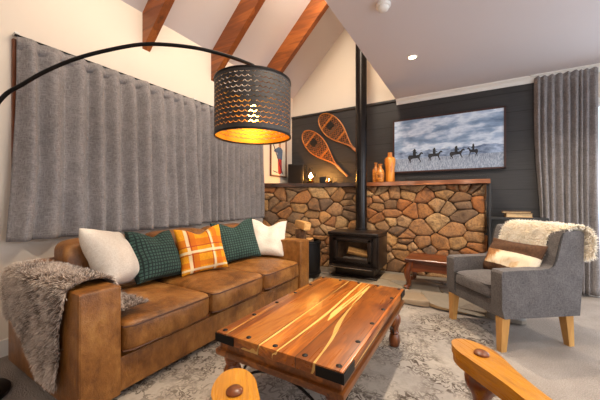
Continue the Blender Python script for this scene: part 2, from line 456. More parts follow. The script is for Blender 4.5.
# glass
t = NT('clear_glass'); t.set(Base_Color=(1, 1, 1, 1), Roughness=.02); t.b.inputs['Transmission Weight'].default_value = 1.0
t.b.inputs['IOR'].default_value = 1.45; M['glass'] = t.m
t = NT('stove_glass'); t.set(Base_Color=srgb(250, 240, 228), Roughness=.03); t.b.inputs['Transmission Weight'].default_value = 1.0
t.b.inputs['IOR'].default_value = 1.2; M['stoveglass'] = t.m
def thin_glass(name, k):
    t = NT(name); tr = t.add('ShaderNodeBsdfTransparent'); gl = t.add('ShaderNodeBsdfGlossy'); mx = t.add('ShaderNodeMixShader')
    gl.inputs['Roughness'].default_value = .02; lw = t.add('ShaderNodeLayerWeight'); lw.inputs['Blend'].default_value = k
    t.link(lw.outputs['Fresnel'], mx.inputs[0]); t.link(tr.outputs[0], mx.inputs[1]); t.link(gl.outputs[0], mx.inputs[2])
    t.link(mx.outputs[0], t.out.inputs[0]); return t.m
M['glass'] = thin_glass('thin_glass', .12); M['stoveglass'] = thin_glass('stove_pane', .2)
M['flame'] = emit('lamp_flame', srgb(255, 176, 84), 600)
M['bulb'] = emit('bulb_glow', srgb(255, 190, 96), 42)
M['down'] = emit('downlight_glow', srgb(255, 226, 180), 25)
# lamp shade: perforated with scale pattern
def shade_mat(name, c, rough, metal):
    t = NT(name); v = t.co(); x, y, z = t.sep(v)
    u = t.math('MULTIPLY', t.math('ARCTAN2', y, x), 44/(2*pi))
    vv = t.math('MULTIPLY', z, 1/.026)
    row = t.math('FLOOR', vv); off = t.math('MULTIPLY', t.math('MODULO', t.math('ABSOLUTE', row), 2.0), .5)
    fu = t.math('SUBTRACT', t.math('FRACT', t.math('ADD', t.math('ADD', u, 200.0), off)), .5)
    fv = t.math('SUBTRACT', t.math('FRACT', vv), .80)
    r = t.math('SQRT', t.math('ADD', t.math('MULTIPLY', fu, fu), t.math('MULTIPLY', fv, fv)))
    ring = t.math('MULTIPLY', t.math('GREATER_THAN', r, .36), t.math('LESS_THAN', r, .48))
    ring = t.math('MULTIPLY', ring, t.math('LESS_THAN', fv, -.02))
    zb = t.math('MULTIPLY', t.math('GREATER_THAN', z, .025), t.math('LESS_THAN', z, .30))
    ring = t.math('MULTIPLY', ring, zb)
    tr = t.add('ShaderNodeBsdfTransparent'); mx = t.add('ShaderNodeMixShader')
    n = t.noise(v, 200, 2)
    t.set(Base_Color=t.ramp(n, [(.3, tuple(k*.8 for k in c[:3])+(1,)), (.7, c)]), Roughness=rough, Metallic=metal)
    t.link(ring, mx.inputs[0]); t.link(t.b.outputs[0], mx.inputs[1]); t.link(tr.outputs[0], mx.inputs[2])
    t.link(mx.outputs[0], t.out.inputs[0]); return t.m
M['shade_out'] = shade_mat('shade_fabric', srgb(58, 53, 50), .55, .0)
M['shade_in'] = shade_mat('shade_gold', srgb(226, 164, 52), .4, .55)
# tv picture
t = NT('winter_plain_picture'); v = t.co(); x, y, z = t.sep(v)
sky = t.noise(t.co(scale=(1.2, 1, 3.4)), 2.2, 6, .55, .15)
skyc = t.ramp(sky, [(.32, srgb(84, 108, 138)), (.46, srgb(138, 160, 188)), (.56, srgb(206, 216, 230)), (.68, srgb(150, 172, 200))])
ml = t.noise(t.co(scale=(1, 0, 0)), 3.2, 5, .6)
ridge = t.math('MULTIPLY_ADD', ml, .16, -.16)
mt = t.math('LESS_THAN', z, ridge)
mc = t.ramp(t.noise(t.co(scale=(1, 1, 2.4)), 6, 5, .7), [(.35, srgb(70, 88, 116)), (.6, srgb(150, 168, 196)), (.7, srgb(204, 212, 226))])
col = t.mix(mt, skyc, mc)
gl = t.math('LESS_THAN', z, t.math('MULTIPLY_ADD', t.noise(t.co(scale=(1, 0, 0)), 2.0, 3), .05, -.205))
gc = t.ramp(t.noise(t.co(scale=(4, 1, 1)), 30, 4, .7), [(.35, srgb(92, 104, 124)), (.65, srgb(164, 174, 190))])
col = t.mix(gl, col, gc)
t.set(Base_Color=col, Roughness=.35); t.link(col, t.b.inputs['Emission Color']); t.b.inputs['Emission Strength'].default_value = .14
M['picture'] = t.m
M['riders'] = plain('rider_black', srgb(24, 28, 38), .5)
M['poster'] = plain('poster_paper', srgb(222, 214, 198), .6, nz=.08, scale=6)
M['red'] = plain('poster_red', srgb(160, 38, 34), .6); M['blue'] = plain('poster_blue', srgb(70, 96, 132), .6)
M['skin'] = plain('poster_tan', srgb(178, 130, 96), .6); M['navy'] = plain('poster_navy', srgb(40, 46, 66), .6)
M['paper'] = plain('page_edges', srgb(206, 176, 132), .8, nz=.2, scale=80)
M['bookbrown'] = plain('book_brown', srgb(96, 66, 42), .6); M['booktan'] = plain('book_tan', srgb(170, 126, 78), .6)
M['brass'] = plain('brass', srgb(150, 104, 50), .35, .8)

# ------------------------------------------------------------------ room shell
XW, YB, XE, XR, YF = -2.70, 4.33, -0.90, 2.60, -1.60   # left wall, back wall, loft edge, right wall, rear wall
ZC = 2.50; ZL = 2.85; SL = .97

def slab(name, x0, x1, y0, y1, z0, z1, mat):
    return struct(obj(name, bounds(bm_new(), x0, x1, y0, y1, z0, z1), mat, smooth=False))

slab('floor', XW-.15, XR+.15, YF-.15, YB+.15, -.12, 0, M['carpet'])
# left wall with window opening behind the curtains
wy0, wy1, wz0, wz1 = .74, 3.36, .86, 2.10
bm = bm_new()
bounds(bm, XW-.15, XW, YF-.15, wy0, 0, ZL+.3); bounds(bm, XW-.15, XW, wy1, YB+.15, 0, ZL+.3)
bounds(bm, XW-.15, XW, wy0, wy1, 0, wz0); bounds(bm, XW-.15, XW, wy0, wy1, wz1, ZL+.3)
struct(obj('wall_left', bm, M['wall'], smooth=False))
bm = bm_new()
for a, b, c, d in ((wy0-.055, wy0, wz0-.055, wz1+.055), (wy1, wy1+.055, wz0-.055, wz1+.055), (wy0, wy1, wz0-.055, wz0), (wy0, wy1, wz1, wz1+.055), ((wy0+wy1)/2-.03, (wy0+wy1)/2+.03, wz0, wz1)):
    bounds(bm, XW-.09, XW+.028, a, b, c, d, .004, 1)
win = struct(obj('window_1', bm, M['trimwood'], angle=30))
obj('pane', bounds(bm_new(), XW-.07, XW-.062, wy0, wy1, wz0, wz1), M['glass'], win, smooth=False)
# back wall: gable above, glass door opening on the right
dx0, dx1, dz1 = 1.10, 2.40, 2.12
bm = bm_new()
bounds(bm, XW-.15, dx0, YB, YB+.15, 0, 5.2); bounds(bm, dx1, XR+.15, YB, YB+.15, 0, 5.2); bounds(bm, dx0, dx1, YB, YB+.15, dz1, 5.2)
struct(obj('wall_back', bm, M['wall'], smooth=False))
bm = bm_new()
bounds(bm, XW, XE, YB-.03, YB, 0, 2.49); bounds(bm, XE, dx0-.04, YB-.03, YB, 0, ZC)
struct(obj('wall_cladding', bm, M['shiplap'], smooth=False))
bm = bm_new(); bounds(bm, XW, XE+.01, YB-.055, YB, 2.475, 2.515, .012, 3)
struct(obj('trim_1', bm, M['shelfblack'], angle=30))
bm = bm_new()
for a, b, c, d in ((dx0-.04, dx0+.04, 0, dz1+.04), (dx1-.04, dx1+.04, 0, dz1+.04), (dx0, dx1, dz1-.04, dz1+.04), (dx0, dx1, 0, .08), ((dx0+dx1)/2-.03, (dx0+dx1)/2+.03, 0, dz1)):
    bounds(bm, a, b, YB-.03, YB+.08, c, d, .004, 1)
door = struct(obj('door_1', bm, M['white'], angle=30))
obj('pane', bounds(bm_new(), dx0, dx1, YB+.03, YB+.036, .05, dz1), M['glass'], door, smooth=False)
# right wall with a wide window, solid rear wall without a window
ry0, ry1, rz0, rz1 = .2, 3.4, .25, 2.15
bm = bm_new()
bounds(bm, XR, XR+.15, YF-.15, ry0, 0, ZC+.1); bounds(bm, XR, XR+.15, ry1, YB+.15, 0, ZC+.1)
bounds(bm, XR, XR+.15, ry0, ry1, 0, rz0); bounds(bm, XR, XR+.15, ry0, ry1, rz1, ZC+.1)
struct(obj('wall_right', bm, M['wall'], smooth=False))
bm = bm_new()
for a, b, c, d in ((ry0-.04, ry0+.03, rz0-.04, rz1+.04), (ry1-.03, ry1+.04, rz0-.04, rz1+.04), (ry0, ry1, rz0-.04, rz0+.03), (ry0, ry1, rz1-.03, rz1+.04), (1.77, 1.83, rz0, rz1)):
    bounds(bm, XR-.02, XR+.1, a, b, c, d, .004, 1)
w2 = struct(obj('window_2', bm, M['white'], angle=30))
obj('pane', bounds(bm_new(), XR+.05, XR+.056, ry0, ry1, rz0, rz1), M['glass'], w2, smooth=False)
struct(obj('wall_rear', bounds(bm_new(), XW-.15, XR+.15, YF-.15, YF, 0, 5.2), M['wall'], smooth=False))
# flat ceiling and loft wall above its edge
slab('ceiling', XE, XR+.15, YF-.15, YB+.15, ZC, ZC+.1, M['ceil'])
slab('wall_loft', XE, XE+.1, YF-.15, YB+.15, ZC+.1, 5.2, M['wall'])
# raked ceiling
bm = bm_new()
x2 = XE+.1; z2 = ZL+SL*(x2-XW)
prism(bm, [(XW-.15, ZL-SL*.15), (x2, z2), (x2, z2+.12), (XW-.15, ZL-SL*.15+.12)], YF-.15, YB+.15, lambda a, b, d: (a, d, b))
struct(obj('ceiling_raked', bm, M['ceil'], smooth=False))
# rafters
for i, (yb_, lab) in enumerate(((1.60, 'brown timber rafter nearest the left edge, rising above the lamp arm'), (2.45, 'middle brown timber rafter, half hidden by the lamp shade'), (3.36, 'brown timber rafter closest to the stone fireplace and flue'), (.72, None))):
    bm = bm_new()
    prism(bm, [(XW, ZL-.345), (XE, ZL-.345+SL*(XE-XW)), (XE, ZL+.01+SL*(XE-XW)), (XW, ZL+.01)], yb_, yb_+.075, lambda a, b, d: (a, d, b))
    bevel_all(bm, .004, 1)
    o = obj('rafter_beam', bm, M['beam'], angle=30)
    struct(o)
    if lab: o['label'] = lab
# cornice (on the cladding) and skirting boards
bm = bm_new()
prism(bm, [(YB-.03, ZC), (YB-.10, ZC), (YB-.095, ZC-.012), (YB-.06, ZC-.03), (YB-.045, ZC-.055), (YB-.042, ZC-.07), (YB-.03, ZC-.07)], XE, XR, lambda a, b, d: (d, a, b))
struct(obj('trim_2', bm, M['white'], smooth=False))
slab('baseboard_left', XW, XW+.018, YF, 3.4, 0, .11, M['white'])
slab('baseboard_right', XR-.018, XR, YF, YB, 0, .11, M['white'])

# ------------------------------------------------------------------ stone fireplace
def clip(poly, a, b, c):     # keep a*x+b*y<=c
    out = []
    for i in range(len(poly)):
        p = poly[i]; q = poly[(i+1) % len(poly)]
        dp = a*p[0]+b*p[1]-c; dq = a*q[0]+b*q[1]-c
        if dp <= 0: out.append(p)
        if (dp < 0 < dq) or (dq < 0 < dp):
            t = dp/(dp-dq); out.append((p[0]+t*(q[0]-p[0]), p[1]+t*(q[1]-p[1])))
    return out

def cells(L, H, n, rng, asp=1.35, gap=.004, relax=1, bound=None):
    pts = []; tries = 0
    while len(pts) < n and tries < 20000:
        tries += 1
        p = (rng.uniform(0, L), rng.uniform(0, H))
        md = (.45 if rng.random() < .5 else .92)*sqrt(L*H/n)
        if tries > 4000: md *= .6
        if all(((p[0]-q[0])/asp)**2+(p[1]-q[1])**2 > (md/asp**.5)**2 for q in pts): pts.append(p)
    rot = [rng.uniform(-.12, .12) for _ in pts]
    out = []
    for i, p in enumerate(pts):
        poly = bound or [(0, 0), (L, 0), (L, H), (0, H)]
        for j, q in enumerate(pts):
            if i == j: continue
            # anisotropic bisector
            w = 1/asp**2
            a = (q[0]-p[0])*w; b = q[1]-p[1]
            mx, my = (p[0]+q[0])/2, (p[1]+q[1])/2
            ln = sqrt(a*a+b*b); a /= ln; b /= ln
            poly = clip(poly, a, b, a*mx+b*my-gap/2)
            if not poly: break
        if len(poly) >= 3: out.append(poly)
    return out

def stones(bm, polys, depth, fn, rng, chaik=2, rough=.006):
    for poly in polys:
        cx = sum(p[0] for p in poly)/len(poly); cy = sum(p[1] for p in poly)/len(poly)
        ar = abs(sum(poly[i][0]*poly[(i+1) % len(poly)][1]-poly[(i+1) % len(poly)][0]*poly[i][1] for i in range(len(poly))))/2
        if ar < .0009: continue
        P = poly
        for k in range(chaik):
            Q = []
            w = .13 if k == 0 else .25
            for i in range(len(P)):
                a = P[i]; b = P[(i+1) % len(P)]
                Q.append((a[0]+(b[0]-a[0])*w, a[1]+(b[1]-a[1])*w)); Q.append((a[0]+(b[0]-a[0])*(1-w), a[1]+(b[1]-a[1])*(1-w)))
            P = Q
        s = rng.uniform(0, 50)
        dd = depth*rng.uniform(.7, 1.35)
        tx, ty = rng.uniform(-.07, .07), rng.uniform(-.07, .07)
        P = [(p[0]+noise.noise(Vector((p[0]*14, p[1]*14, s)))*rough, p[1]+noise.noise(Vector((p[0]*14, p[1]*14, s+9)))*rough) for p in P]
        rings = []
        R_ = sqrt(ar)
        for k, (ins, h) in enumerate(((0, -1.2), (.0, .5), (.009, .85), (.03, 1.0), (.5*R_*.6, 1.05))):
            ring = []
            for p in P:
                dx, dy = cx-p[0], cy-p[1]; ln = max(sqrt(dx*dx+dy*dy), 1e-4)
                f = min(ins/ln, .85)
                x, y = p[0]+dx*f, p[1]+dy*f
                hh = h*dd + (tx*(x-cx)+ty*(y-cy) + noise.noise(Vector((x*9, y*9, s)))*.012 if k >= 1 else 0)
                ring.append(bm.verts.new(fn(x, y, hh)))
            rings.append(ring)
        n = len(P)
        for k in range(len(rings)-1):
            for i in range(n):
                bm.faces.new((rings[k][i], rings[k][(i+1) % n], rings[k+1][(i+1) % n], rings[k+1][i]))
        bm.faces.new(rings[-1])

A = Vector((XW, 3.47)); B = Vector((-1.38, 4.08)); Cc = Vector((.17, 4.08))
Z0, Z1 = .05, 1.245
rng = random.Random(11)
bm = bm_new()
u = (B-A).normalized(); nrm = Vector((u.y, -u.x)); LA = (B-A).length
stones(bm, cells(LA, Z1-Z0, 74, rng), .035, lambda a, b, d: (A.x+u.x*a+nrm.x*d, A.y+u.y*a+nrm.y*d, Z0+b), rng)
LB = (Cc-B).length
stones(bm, cells(LB, Z1-Z0, 76, rng), .035, lambda a, b, d: (B.x+a, B.y-d, Z0+b), rng)
# right return of the chimney
stones(bm, cells(.22, Z1-Z0, 9, rng), .02, lambda a, b, d: (Cc.x+d, Cc.y+a, Z0+b), rng)
sw = struct(obj('wall_stone', bm, M['stone'], angle=50), 'rubble stone fireplace wall behind the black wood stove', 'stone wall')
bm = bm_new()
prism(bm, [(A.x, A.y+.008), (B.x, B.y+.008), (Cc.x, Cc.y+.008), (Cc.x, YB-.03), (A.x, YB-.03)], .0, Z1, lambda a, b, d: (a, b, d))
obj('mortar', bm, M['mortar'], sw, smooth=False)
# hearth paving
hp = [(-2.69, 3.05), (.02, 2.99), (.42, 3.02), (.42, 4.06), (-1.4, 4.06), (-2.69, 3.44)]
bm = bm_new()
hb = [(x+2.7, y-2.95) for x, y in [(-2.69, 3.05), (.42, 2.99), (.42, 4.06), (-2.69, 4.06)]]
rng = random.Random(4)
polys = cells(3.15, 1.15, 24, rng, 1.9, .008, bound=hb)
# keep in front of the stones
pp = []
for p in polys:
    q = clip(p, -nrm.x, -nrm.y, -(nrm.x*(A.x+2.7)+nrm.y*(A.y-2.95)))
    if len(q) >= 3: pp.append(q)
stones(bm, pp, .02, lambda a, b, d: (a-2.7, b+2.95, max(.037+d, .012)), rng, 1, .004)
he = struct(obj('floor_hearth', bm, M['slate'], angle=40), 'low slate paved hearth under the wood stove', 'hearth')
bm = bm_new()
prism(bm, [(-2.69, 3.10), (.39, 3.05), (.39, 4.07), (-1.4, 4.07), (-2.69, 3.46)], 0, .042, lambda a, b, d: (a, b, d))
obj('mortar', bm, M['grout'], he, smooth=False)
HZ = .058

# mantel slabs
def live_edge(bm, front, back, z0, z1, seed, amp=.018):
    """front/back: two endpoints; wavy front edge"""
    f0, f1 = Vector(front[0]), Vector(front[1]); n = 40
    d = (f1-f0).normalized(); nn = Vector((d.y, -d.x))
    top = []; bot = []; tb = []; bb = []
    b0, b1 = Vector(back[0]), Vector(back[1])
    for i in range(n+1):
        t_ = i/n; p = f0.lerp(f1, t_)
        w = noise.noise(Vector((t_*5, seed, 0)))*amp + noise.noise(Vector((t_*16, seed, 3)))*amp*.4
        w2 = noise.noise(Vector((t_*6, seed+5, 0)))*amp
        top.append(bm.verts.new((*(p+nn*(w-.012)), z1))); bot.append(bm.verts.new((*(p+nn*(w2+.002)), z0+abs(w2)*.5)))
        q = b0.lerp(b1, t_)
        tb.append(bm.verts.new((q.x, q.y, z1))); bb.append(bm.verts.new((q.x, q.y, z0)))
    for i in range(n):
        bm.faces.new((top[i], top[i+1], tb[i+1], tb[i])); bm.faces.new((bot[i], bb[i], bb[i+1], bot[i+1]))
        bm.faces.new((top[i], bot[i], bot[i+1], top[i+1])); bm.faces.new((tb[i], tb[i+1], bb[i+1], bb[i]))
    for i in (0, n): bm.faces.new((top[i], tb[i], bb[i], bot[i]))
    return bm
MZ = 1.30
o = obj('mantel_shelf', live_edge(bm_new(), ((-2.695, 3.40), (-1.40, 4.0)), ((-2.695, YB-.03), (-1.40, YB-.03)), 1.245, MZ, 1.0, .022), M['mantel_dark'], angle=40)
tag(o, 'dark live-edge mantel slab left of the flue, under the snowshoes', 'mantel shelf')
o = obj('mantel_shelf', live_edge(bm_new(), ((-1.395, 3.985), (.22, 3.975)), ((-1.395, YB-.03), (.22, YB-.03)), 1.245, MZ, 4.0), M['mantel'], angle=40)
tag(o, 'reddish timber mantel slab right of the flue, under the television', 'mantel shelf')

# ------------------------------------------------------------------ wood stove
SX = -1.275; SY0, SY1 = 3.46, 3.92; W = .67
st = thing('wood_stove', 'black freestanding wood stove with glass door on the stone hearth', 'wood stove', (SX, SY0, HZ))
bm = bm_new(); bounds(bm, -.26, .26, .08, .40, 0, .16, .01, 2); bounds(bm, -.31, .31, .03, .43, 0, .02, .005, 1)
obj('base', bm, M['stove'], st)
fz0, fz1 = .15, .53
bm = bm_new()   # hollow body
bounds(bm, -W/2+.02, -W/2+.10, .02, .45, fz0, fz1, .012); bounds(bm, W/2-.10, W/2-.02, .02, .45, fz0, fz1, .012)
bounds(bm, -W/2+.06, W/2-.06, .02, .45, fz0, fz0+.05, .012); bounds(bm, -W/2+.06, W/2-.06, .02, .45, fz1-.05, fz1, .012)
bounds(bm, -W/2+.06, W/2-.06, .40, .45, fz0, fz1, .005)
obj('body', bm, M['stove'], st, angle=30)
bm = bm_new(); bounds(bm, -.23, .23, .385, .40, .2, .49); bounds(bm, -.24, .24, .10, .40, .195, .205)
bounds(bm, -.245, -.232, .1, .4, .2, .49); bounds(bm, .232, .245, .1, .4, .2, .49)
obj('firebrick_lining', bm, M['grey_mantel'], st, smooth=False)
bm = bm_new()
superbox(bm, (0, .22, .215), (.40, .22, .05), 2.6, 6, wob=.02); obj('ash_bed', bm, M['ash'], st)
bm = bm_new(); box(bm, (0, .225, .555), (W, .47, .05), .018, 3)
obj('top_plate', bm, M['stove'], st, angle=30)
bm = bm_new()
bm.free()
for k in range(9): obj('vent', bounds(bm_new(), -.30+k*.07, -.26+k*.07, -.016, -.006, .550, .560), M['iron'], st, smooth=False)
# side shields
for s in (-1, 1): obj('side_shield', box(bm_new(), (s*(W/2-.012), .24, .33), (.016, .42, .40), .006, 2), M['stove'], st, angle=30)
d_ = bm_new()
dx, dz0, dz1_ = .255, .20, .505
bounds(d_, -dx, -dx+.055, -.015, .03, dz0, dz1_, .01); bounds(d_, dx-.055, dx, -.015, .03, dz0, dz1_, .01)
bounds(d_, -dx, dx, -.015, .03, dz0, dz0+.045, .01); bounds(d_, -dx, dx, -.015, .03, dz1_-.045, dz1_, .01)
dr = obj('door', d_, M['stove'], st, angle=30)
obj('glass', bounds(bm_new(), -dx+.04, dx-.04, .006, .012, dz0+.03, dz1_-.03), M['stoveglass'], dr, smooth=False)
bm = bm_new(); tube(bm, [(.27, -.03, .32), (.27, -.055, .32), (.27, -.055, .42), (.27, -.03, .42)], .008, 8); obj('handle', bm, M['iron'], dr)
bm = bm_new()
prism(bm, [(-.31, .0), (.31, .0), (.27, -.10), (-.27, -.10)], .135, .155); bevel_all(bm, .004, 2)
obj('ash_lip', bm, M['stove'], st, angle=30)
bm = bm_new(); tube(bm, [(-.28, -.104, .150), (.28, -.104, .150)], .006, 8); obj('lip_rail', bm, M['steel'], st)
def log(name, c, length, r, yaw, pitch, seed, cutmat=None, parent=None, half=False):
    bm = bm_new(); n = 14
    rr = random.Random(seed)
    prof = [r*(1+rr.uniform(-.12, .12)) for _ in range(n)]
    if half:
        prof = [p*(1 if k < n*.55 else .45) for k, p in enumerate(prof)]
    rings = []
    for t_ in (-.5, -.49, -.2, .2, .49, .5):
        sc = .93 if abs(t_) == .5 else 1
        rings.append([bm.verts.new((t_*length, sc*prof[k]*cos(2*pi*k/n), sc*prof[k]*sin(2*pi*k/n))) for k in range(n)])
    for i in range(len(rings)-1):
        for k in range(n): bm.faces.new((rings[i][k], rings[i][(k+1) % n], rings[i+1][(k+1) % n], rings[i+1][k]))
    for rg in (rings[0], rings[-1]): bm.faces.new(rg).material_index = 1
    o = obj(name, bm, [M['bark'], M['cut']], parent, angle=40)
    o.location = c; o.rotation_euler = (0, pitch, yaw); return o
o = log('firewood_log', (SX+.05, SY0+.16, HZ+.29), .32, .062, .35, .22, 3, half=True); o.data.materials[0] = M['cut']
tag(o, 'pale split log lying inside the wood stove behind its glass', 'log')
# flue
fl = thing('flue_pipe', 'tall black flue pipe rising from the wood stove to the vaulted ceiling', 'flue', (-1.285, 3.86, HZ+.575))
bm = bm_new(); lathe(bm, [(.078, 0), (.078, 3.50)], 32); obj('pipe', bm, M['flue'], fl, angle=30)
for k, zz in enumerate((.0, .80)):
    bm = bm_new(); lathe(bm, [(.0785, zz), (.086, zz+.004), (.086, zz+.028), (.0785, zz+.034)], 32, cap=False); obj('collar', bm, M['flue'], fl, angle=30)

# log basket behind the sofa arm
bk = thing('log_basket', 'dark round metal log bin beside the stove, behind the sofa arm', 'basket', (-1.84, 3.27, HZ))
bm = bm_new(); lathe(bm, [(.0, 0), (.165, 0), (.185, .03), (.195, .25), (.19, .47), (.178, .47), (.18, .25), (.17, .02), (.0, .02)], 32)
obj('bin', bm, M['iron'], bk, angle=40)
for z_ in (.06, .44): obj('hoop', lathe(bm_new(), [(.19, z_-.01), (.202, z_-.008), (.202, z_+.008), (.19, z_+.01)], 32, cap=False), M['lampmetal'], bk, angle=40)
for k, (c, ln, r, yaw, pit, lab) in enumerate((((-1.88, 3.25, HZ+.36), .52, .062, .3, 1.45, 'pale cut log standing tallest in the dark log bin'),
     ((-1.76, 3.20, HZ+.28), .42, .055, 1.2, 1.5, 'bark covered log at the right side of the log bin'),
     ((-1.84, 3.37, HZ+.28), .40, .055, 2.2, 1.48, 'log at the back of the dark log bin'))):
    o = log('firewood_log', c, ln, r, yaw, pit, 20+k); tag(o, lab, 'log', 'firewood in the log bin')
bm = bm_new(); box(bm, (0, 0, 0), (.10, .30, .10), .012, 2)
for v in bm.verts: v.co += noise.noise_vector(v.co*9)*.012
o = obj('firewood_log', bm, M['cut'], angle=30); o.location = (-1.87, 3.24, HZ+.665); o.rotation_euler = (.08, .1, .95)
tag(o, 'pale split billet lying across the log bin, just above the sofa arm', 'log', 'firewood in the log bin')

# ------------------------------------------------------------------ things on the mantel
def lathe_thing(name, prof, mat, loc, label, cat, group=None, n=28):
    o = obj(name, lathe(bm_new(), prof, n), mat, None, angle=50); o.location = loc
    return tag(o, label, cat, group)
G = 'wooden bottles on the mantel'
lathe_thing('bottle_vase', [(.04, 0), (.048, .02), (.05, .16), (.046, .19), (.02, .225), (.018, .27), (.024, .29), (.014, .29), (.01, .2), (0, .2)], M['vase_pat'], (-1.155, 4.13, MZ), 'small dark-patterned orange bottle nearest the flue', 'vase', G)
lathe_thing('bottle_vase', [(.045, 0), (.055, .015), (.057, .13), (.05, .165), (.024, .2), (.02, .235), (.03, .258), (.016, .258), (.01, .2), (0, .2)], M['vase_pat'], (-1.075, 4.06, MZ), 'short patterned orange bottle between the other two', 'vase', G)
lathe_thing('bottle_vase', [(.055, 0), (.066, .02), (.064, .2), (.074, .27), (.076, .33), (.066, .35), (.034, .365), (.03, .40), (.033, .425), (.02, .425), (.016, .36), (0, .36)], M['vase'], (-.965, 4.17, MZ), 'tall orange wooden bottle beside the television', 'vase', G)
o = obj('speaker', box(bm_new(), (0, 0, .17), (.26, .24, .34), .012, 3), M['blackplastic'], angle=30); o.location = (-2.47, 4.10, MZ); o.rotation_euler = (0, 0, .35)
tag(o, 'black box speaker on the mantel corner beside the poster', 'speaker')
gr = obj('grille', bounds(bm_new(), -.115, .115, -.126, -.119, .02, .32, .004, 1), M['iron'], o, smooth=False)
# oil lamp
ol = thing('oil_lamp', 'small glass lantern with a glowing warm flame on the mantel', 'lantern', (-2.16, 4.0, MZ))
bm = bm_new(); lathe(bm, [(.05, 0), (.055, .012), (.03, .025), (.045, .04), (.05, .06), (.03, .075), (.03, .09)], 24); obj('base', bm, M['brass'], ol, angle=40)
bm = bm_new(); lathe(bm, [(.026, .09), (.05, .12), (.052, .15), (.03, .20), (.022, .26), (.02, .26), (.028, .2), (.049, .15), (.047, .12), (.024, .092)], 24); obj('glass_chimney', bm, M['glass'], ol)
bm = bm_new(); lathe(bm, [(0, .092), (.017, .10), (.026, .125), (.014, .155), (0, .18)], 12); obj('flame', bm, M['flame'], ol)
o = obj('trinket_box', box(bm_new(), (0, 0, .055), (.10, .06, .11), .006, 2), M['blackplastic'], angle=30); o.location = (-1.95, 4.02, MZ); o.rotation_euler = (0, 0, .3)
tag(o, 'little dark box on the mantel right of the lantern', 'box')
tl = thing('candle_holder', 'low glowing tealight holder behind the little dark box', 'candle holder', (-1.90, 4.13, MZ))
bm = bm_new(); lathe(bm, [(.03, 0), (.04, .01), (.045, .055), (.04, .055), (.035, .015), (0, .015)], 20); obj('cup', bm, M['brass'], tl, angle=40)
bm = bm_new(); lathe(bm, [(0, .02), (.012, .03), (.014, .05), (0, .085)], 10); obj('flame', bm, M['flame'], tl)
o = obj('soundbar', box(bm_new(), (0, 0, .026), (.95, .09, .052), .01, 3), M['blackplastic'], angle=30); o.location = (-.28, 4.17, MZ)
tag(o, 'slim black soundbar lying on the mantel under the television', 'soundbar')

# television
tv = thing('television', 'wide dark-framed television showing four horse riders on a snowy plain', 'television', (-.275, 4.265, 1.815))
tw, th = 1.335, .76
obj('casing', box(bm_new(), (0, .012, 0), (tw-.03, .03, th-.03), .004, 1), M['blackplastic'], tv, angle=30)
bm = bm_new(); f = .022
for a, b, c, d in ((-tw/2, -tw/2+f, -th/2, th/2), (tw/2-f, tw/2, -th/2, th/2), (-tw/2, tw/2, -th/2, -th/2+f), (-tw/2, tw/2, th/2-f, th/2)): bounds(bm, a, b, -.022, .02, c, d, .003, 1)
obj('frame', bm, M['tvframe'], tv, angle=30)
sc = obj('screen', bounds(bm_new(), -tw/2+.01, tw/2-.01, -.012, 0, -th/2+.01, th/2-.01), M['picture'], tv, smooth=False)
horse = [(-.075, .0), (-.068, .035), (-.082, .06), (-.078, .085), (-.062, .097), (-.02, .092), (.02, .092), (.045, .098), (.065, .122), (.082, .128), (.098, .108), (.092, .1), (.078, .105), (.066, .088), (.056, .066), (.06, .035), (.072, .02), (.066, .0), (.058, .0), (.06, .018), (.046, .036), (.038, .055), (-.03, .052), (-.05, .036), (-.04, .02), (-.046, 0), (-.054, .0), (-.052, .018), (-.062, .03), (-.066, 0)]
rider = [(-.02, .08), (-.024, .12), (-.018, .15), (-.024, .156), (-.012, .16), (-.01, .172), (.004, .172), (.006, .16), (.016, .156), (.01, .148), (.012, .135), (.034, .118), (.03, .112), (.012, .118), (.014, .095), (.02, .07), (.01, .06), (.004, .085)]
bm = bm_new()
for cx, cz, s_, fl_ in ((-.37, -.245, 1.12, 1), (-.12, -.23, 1.0, 1), (.14, -.225, .98, 1), (.325, -.21, .95, -1)):
    for poly in (horse, rider):
        prism(bm, [(cx+a*s_*fl_*(.7 if fl_ < 0 else 1), cz+b*s_) for a, b in poly], -.0135, -.0125, lambda a, b, d: (a, d, b))
obj('rider_picture', bm, M['riders'], sc, smooth=False)

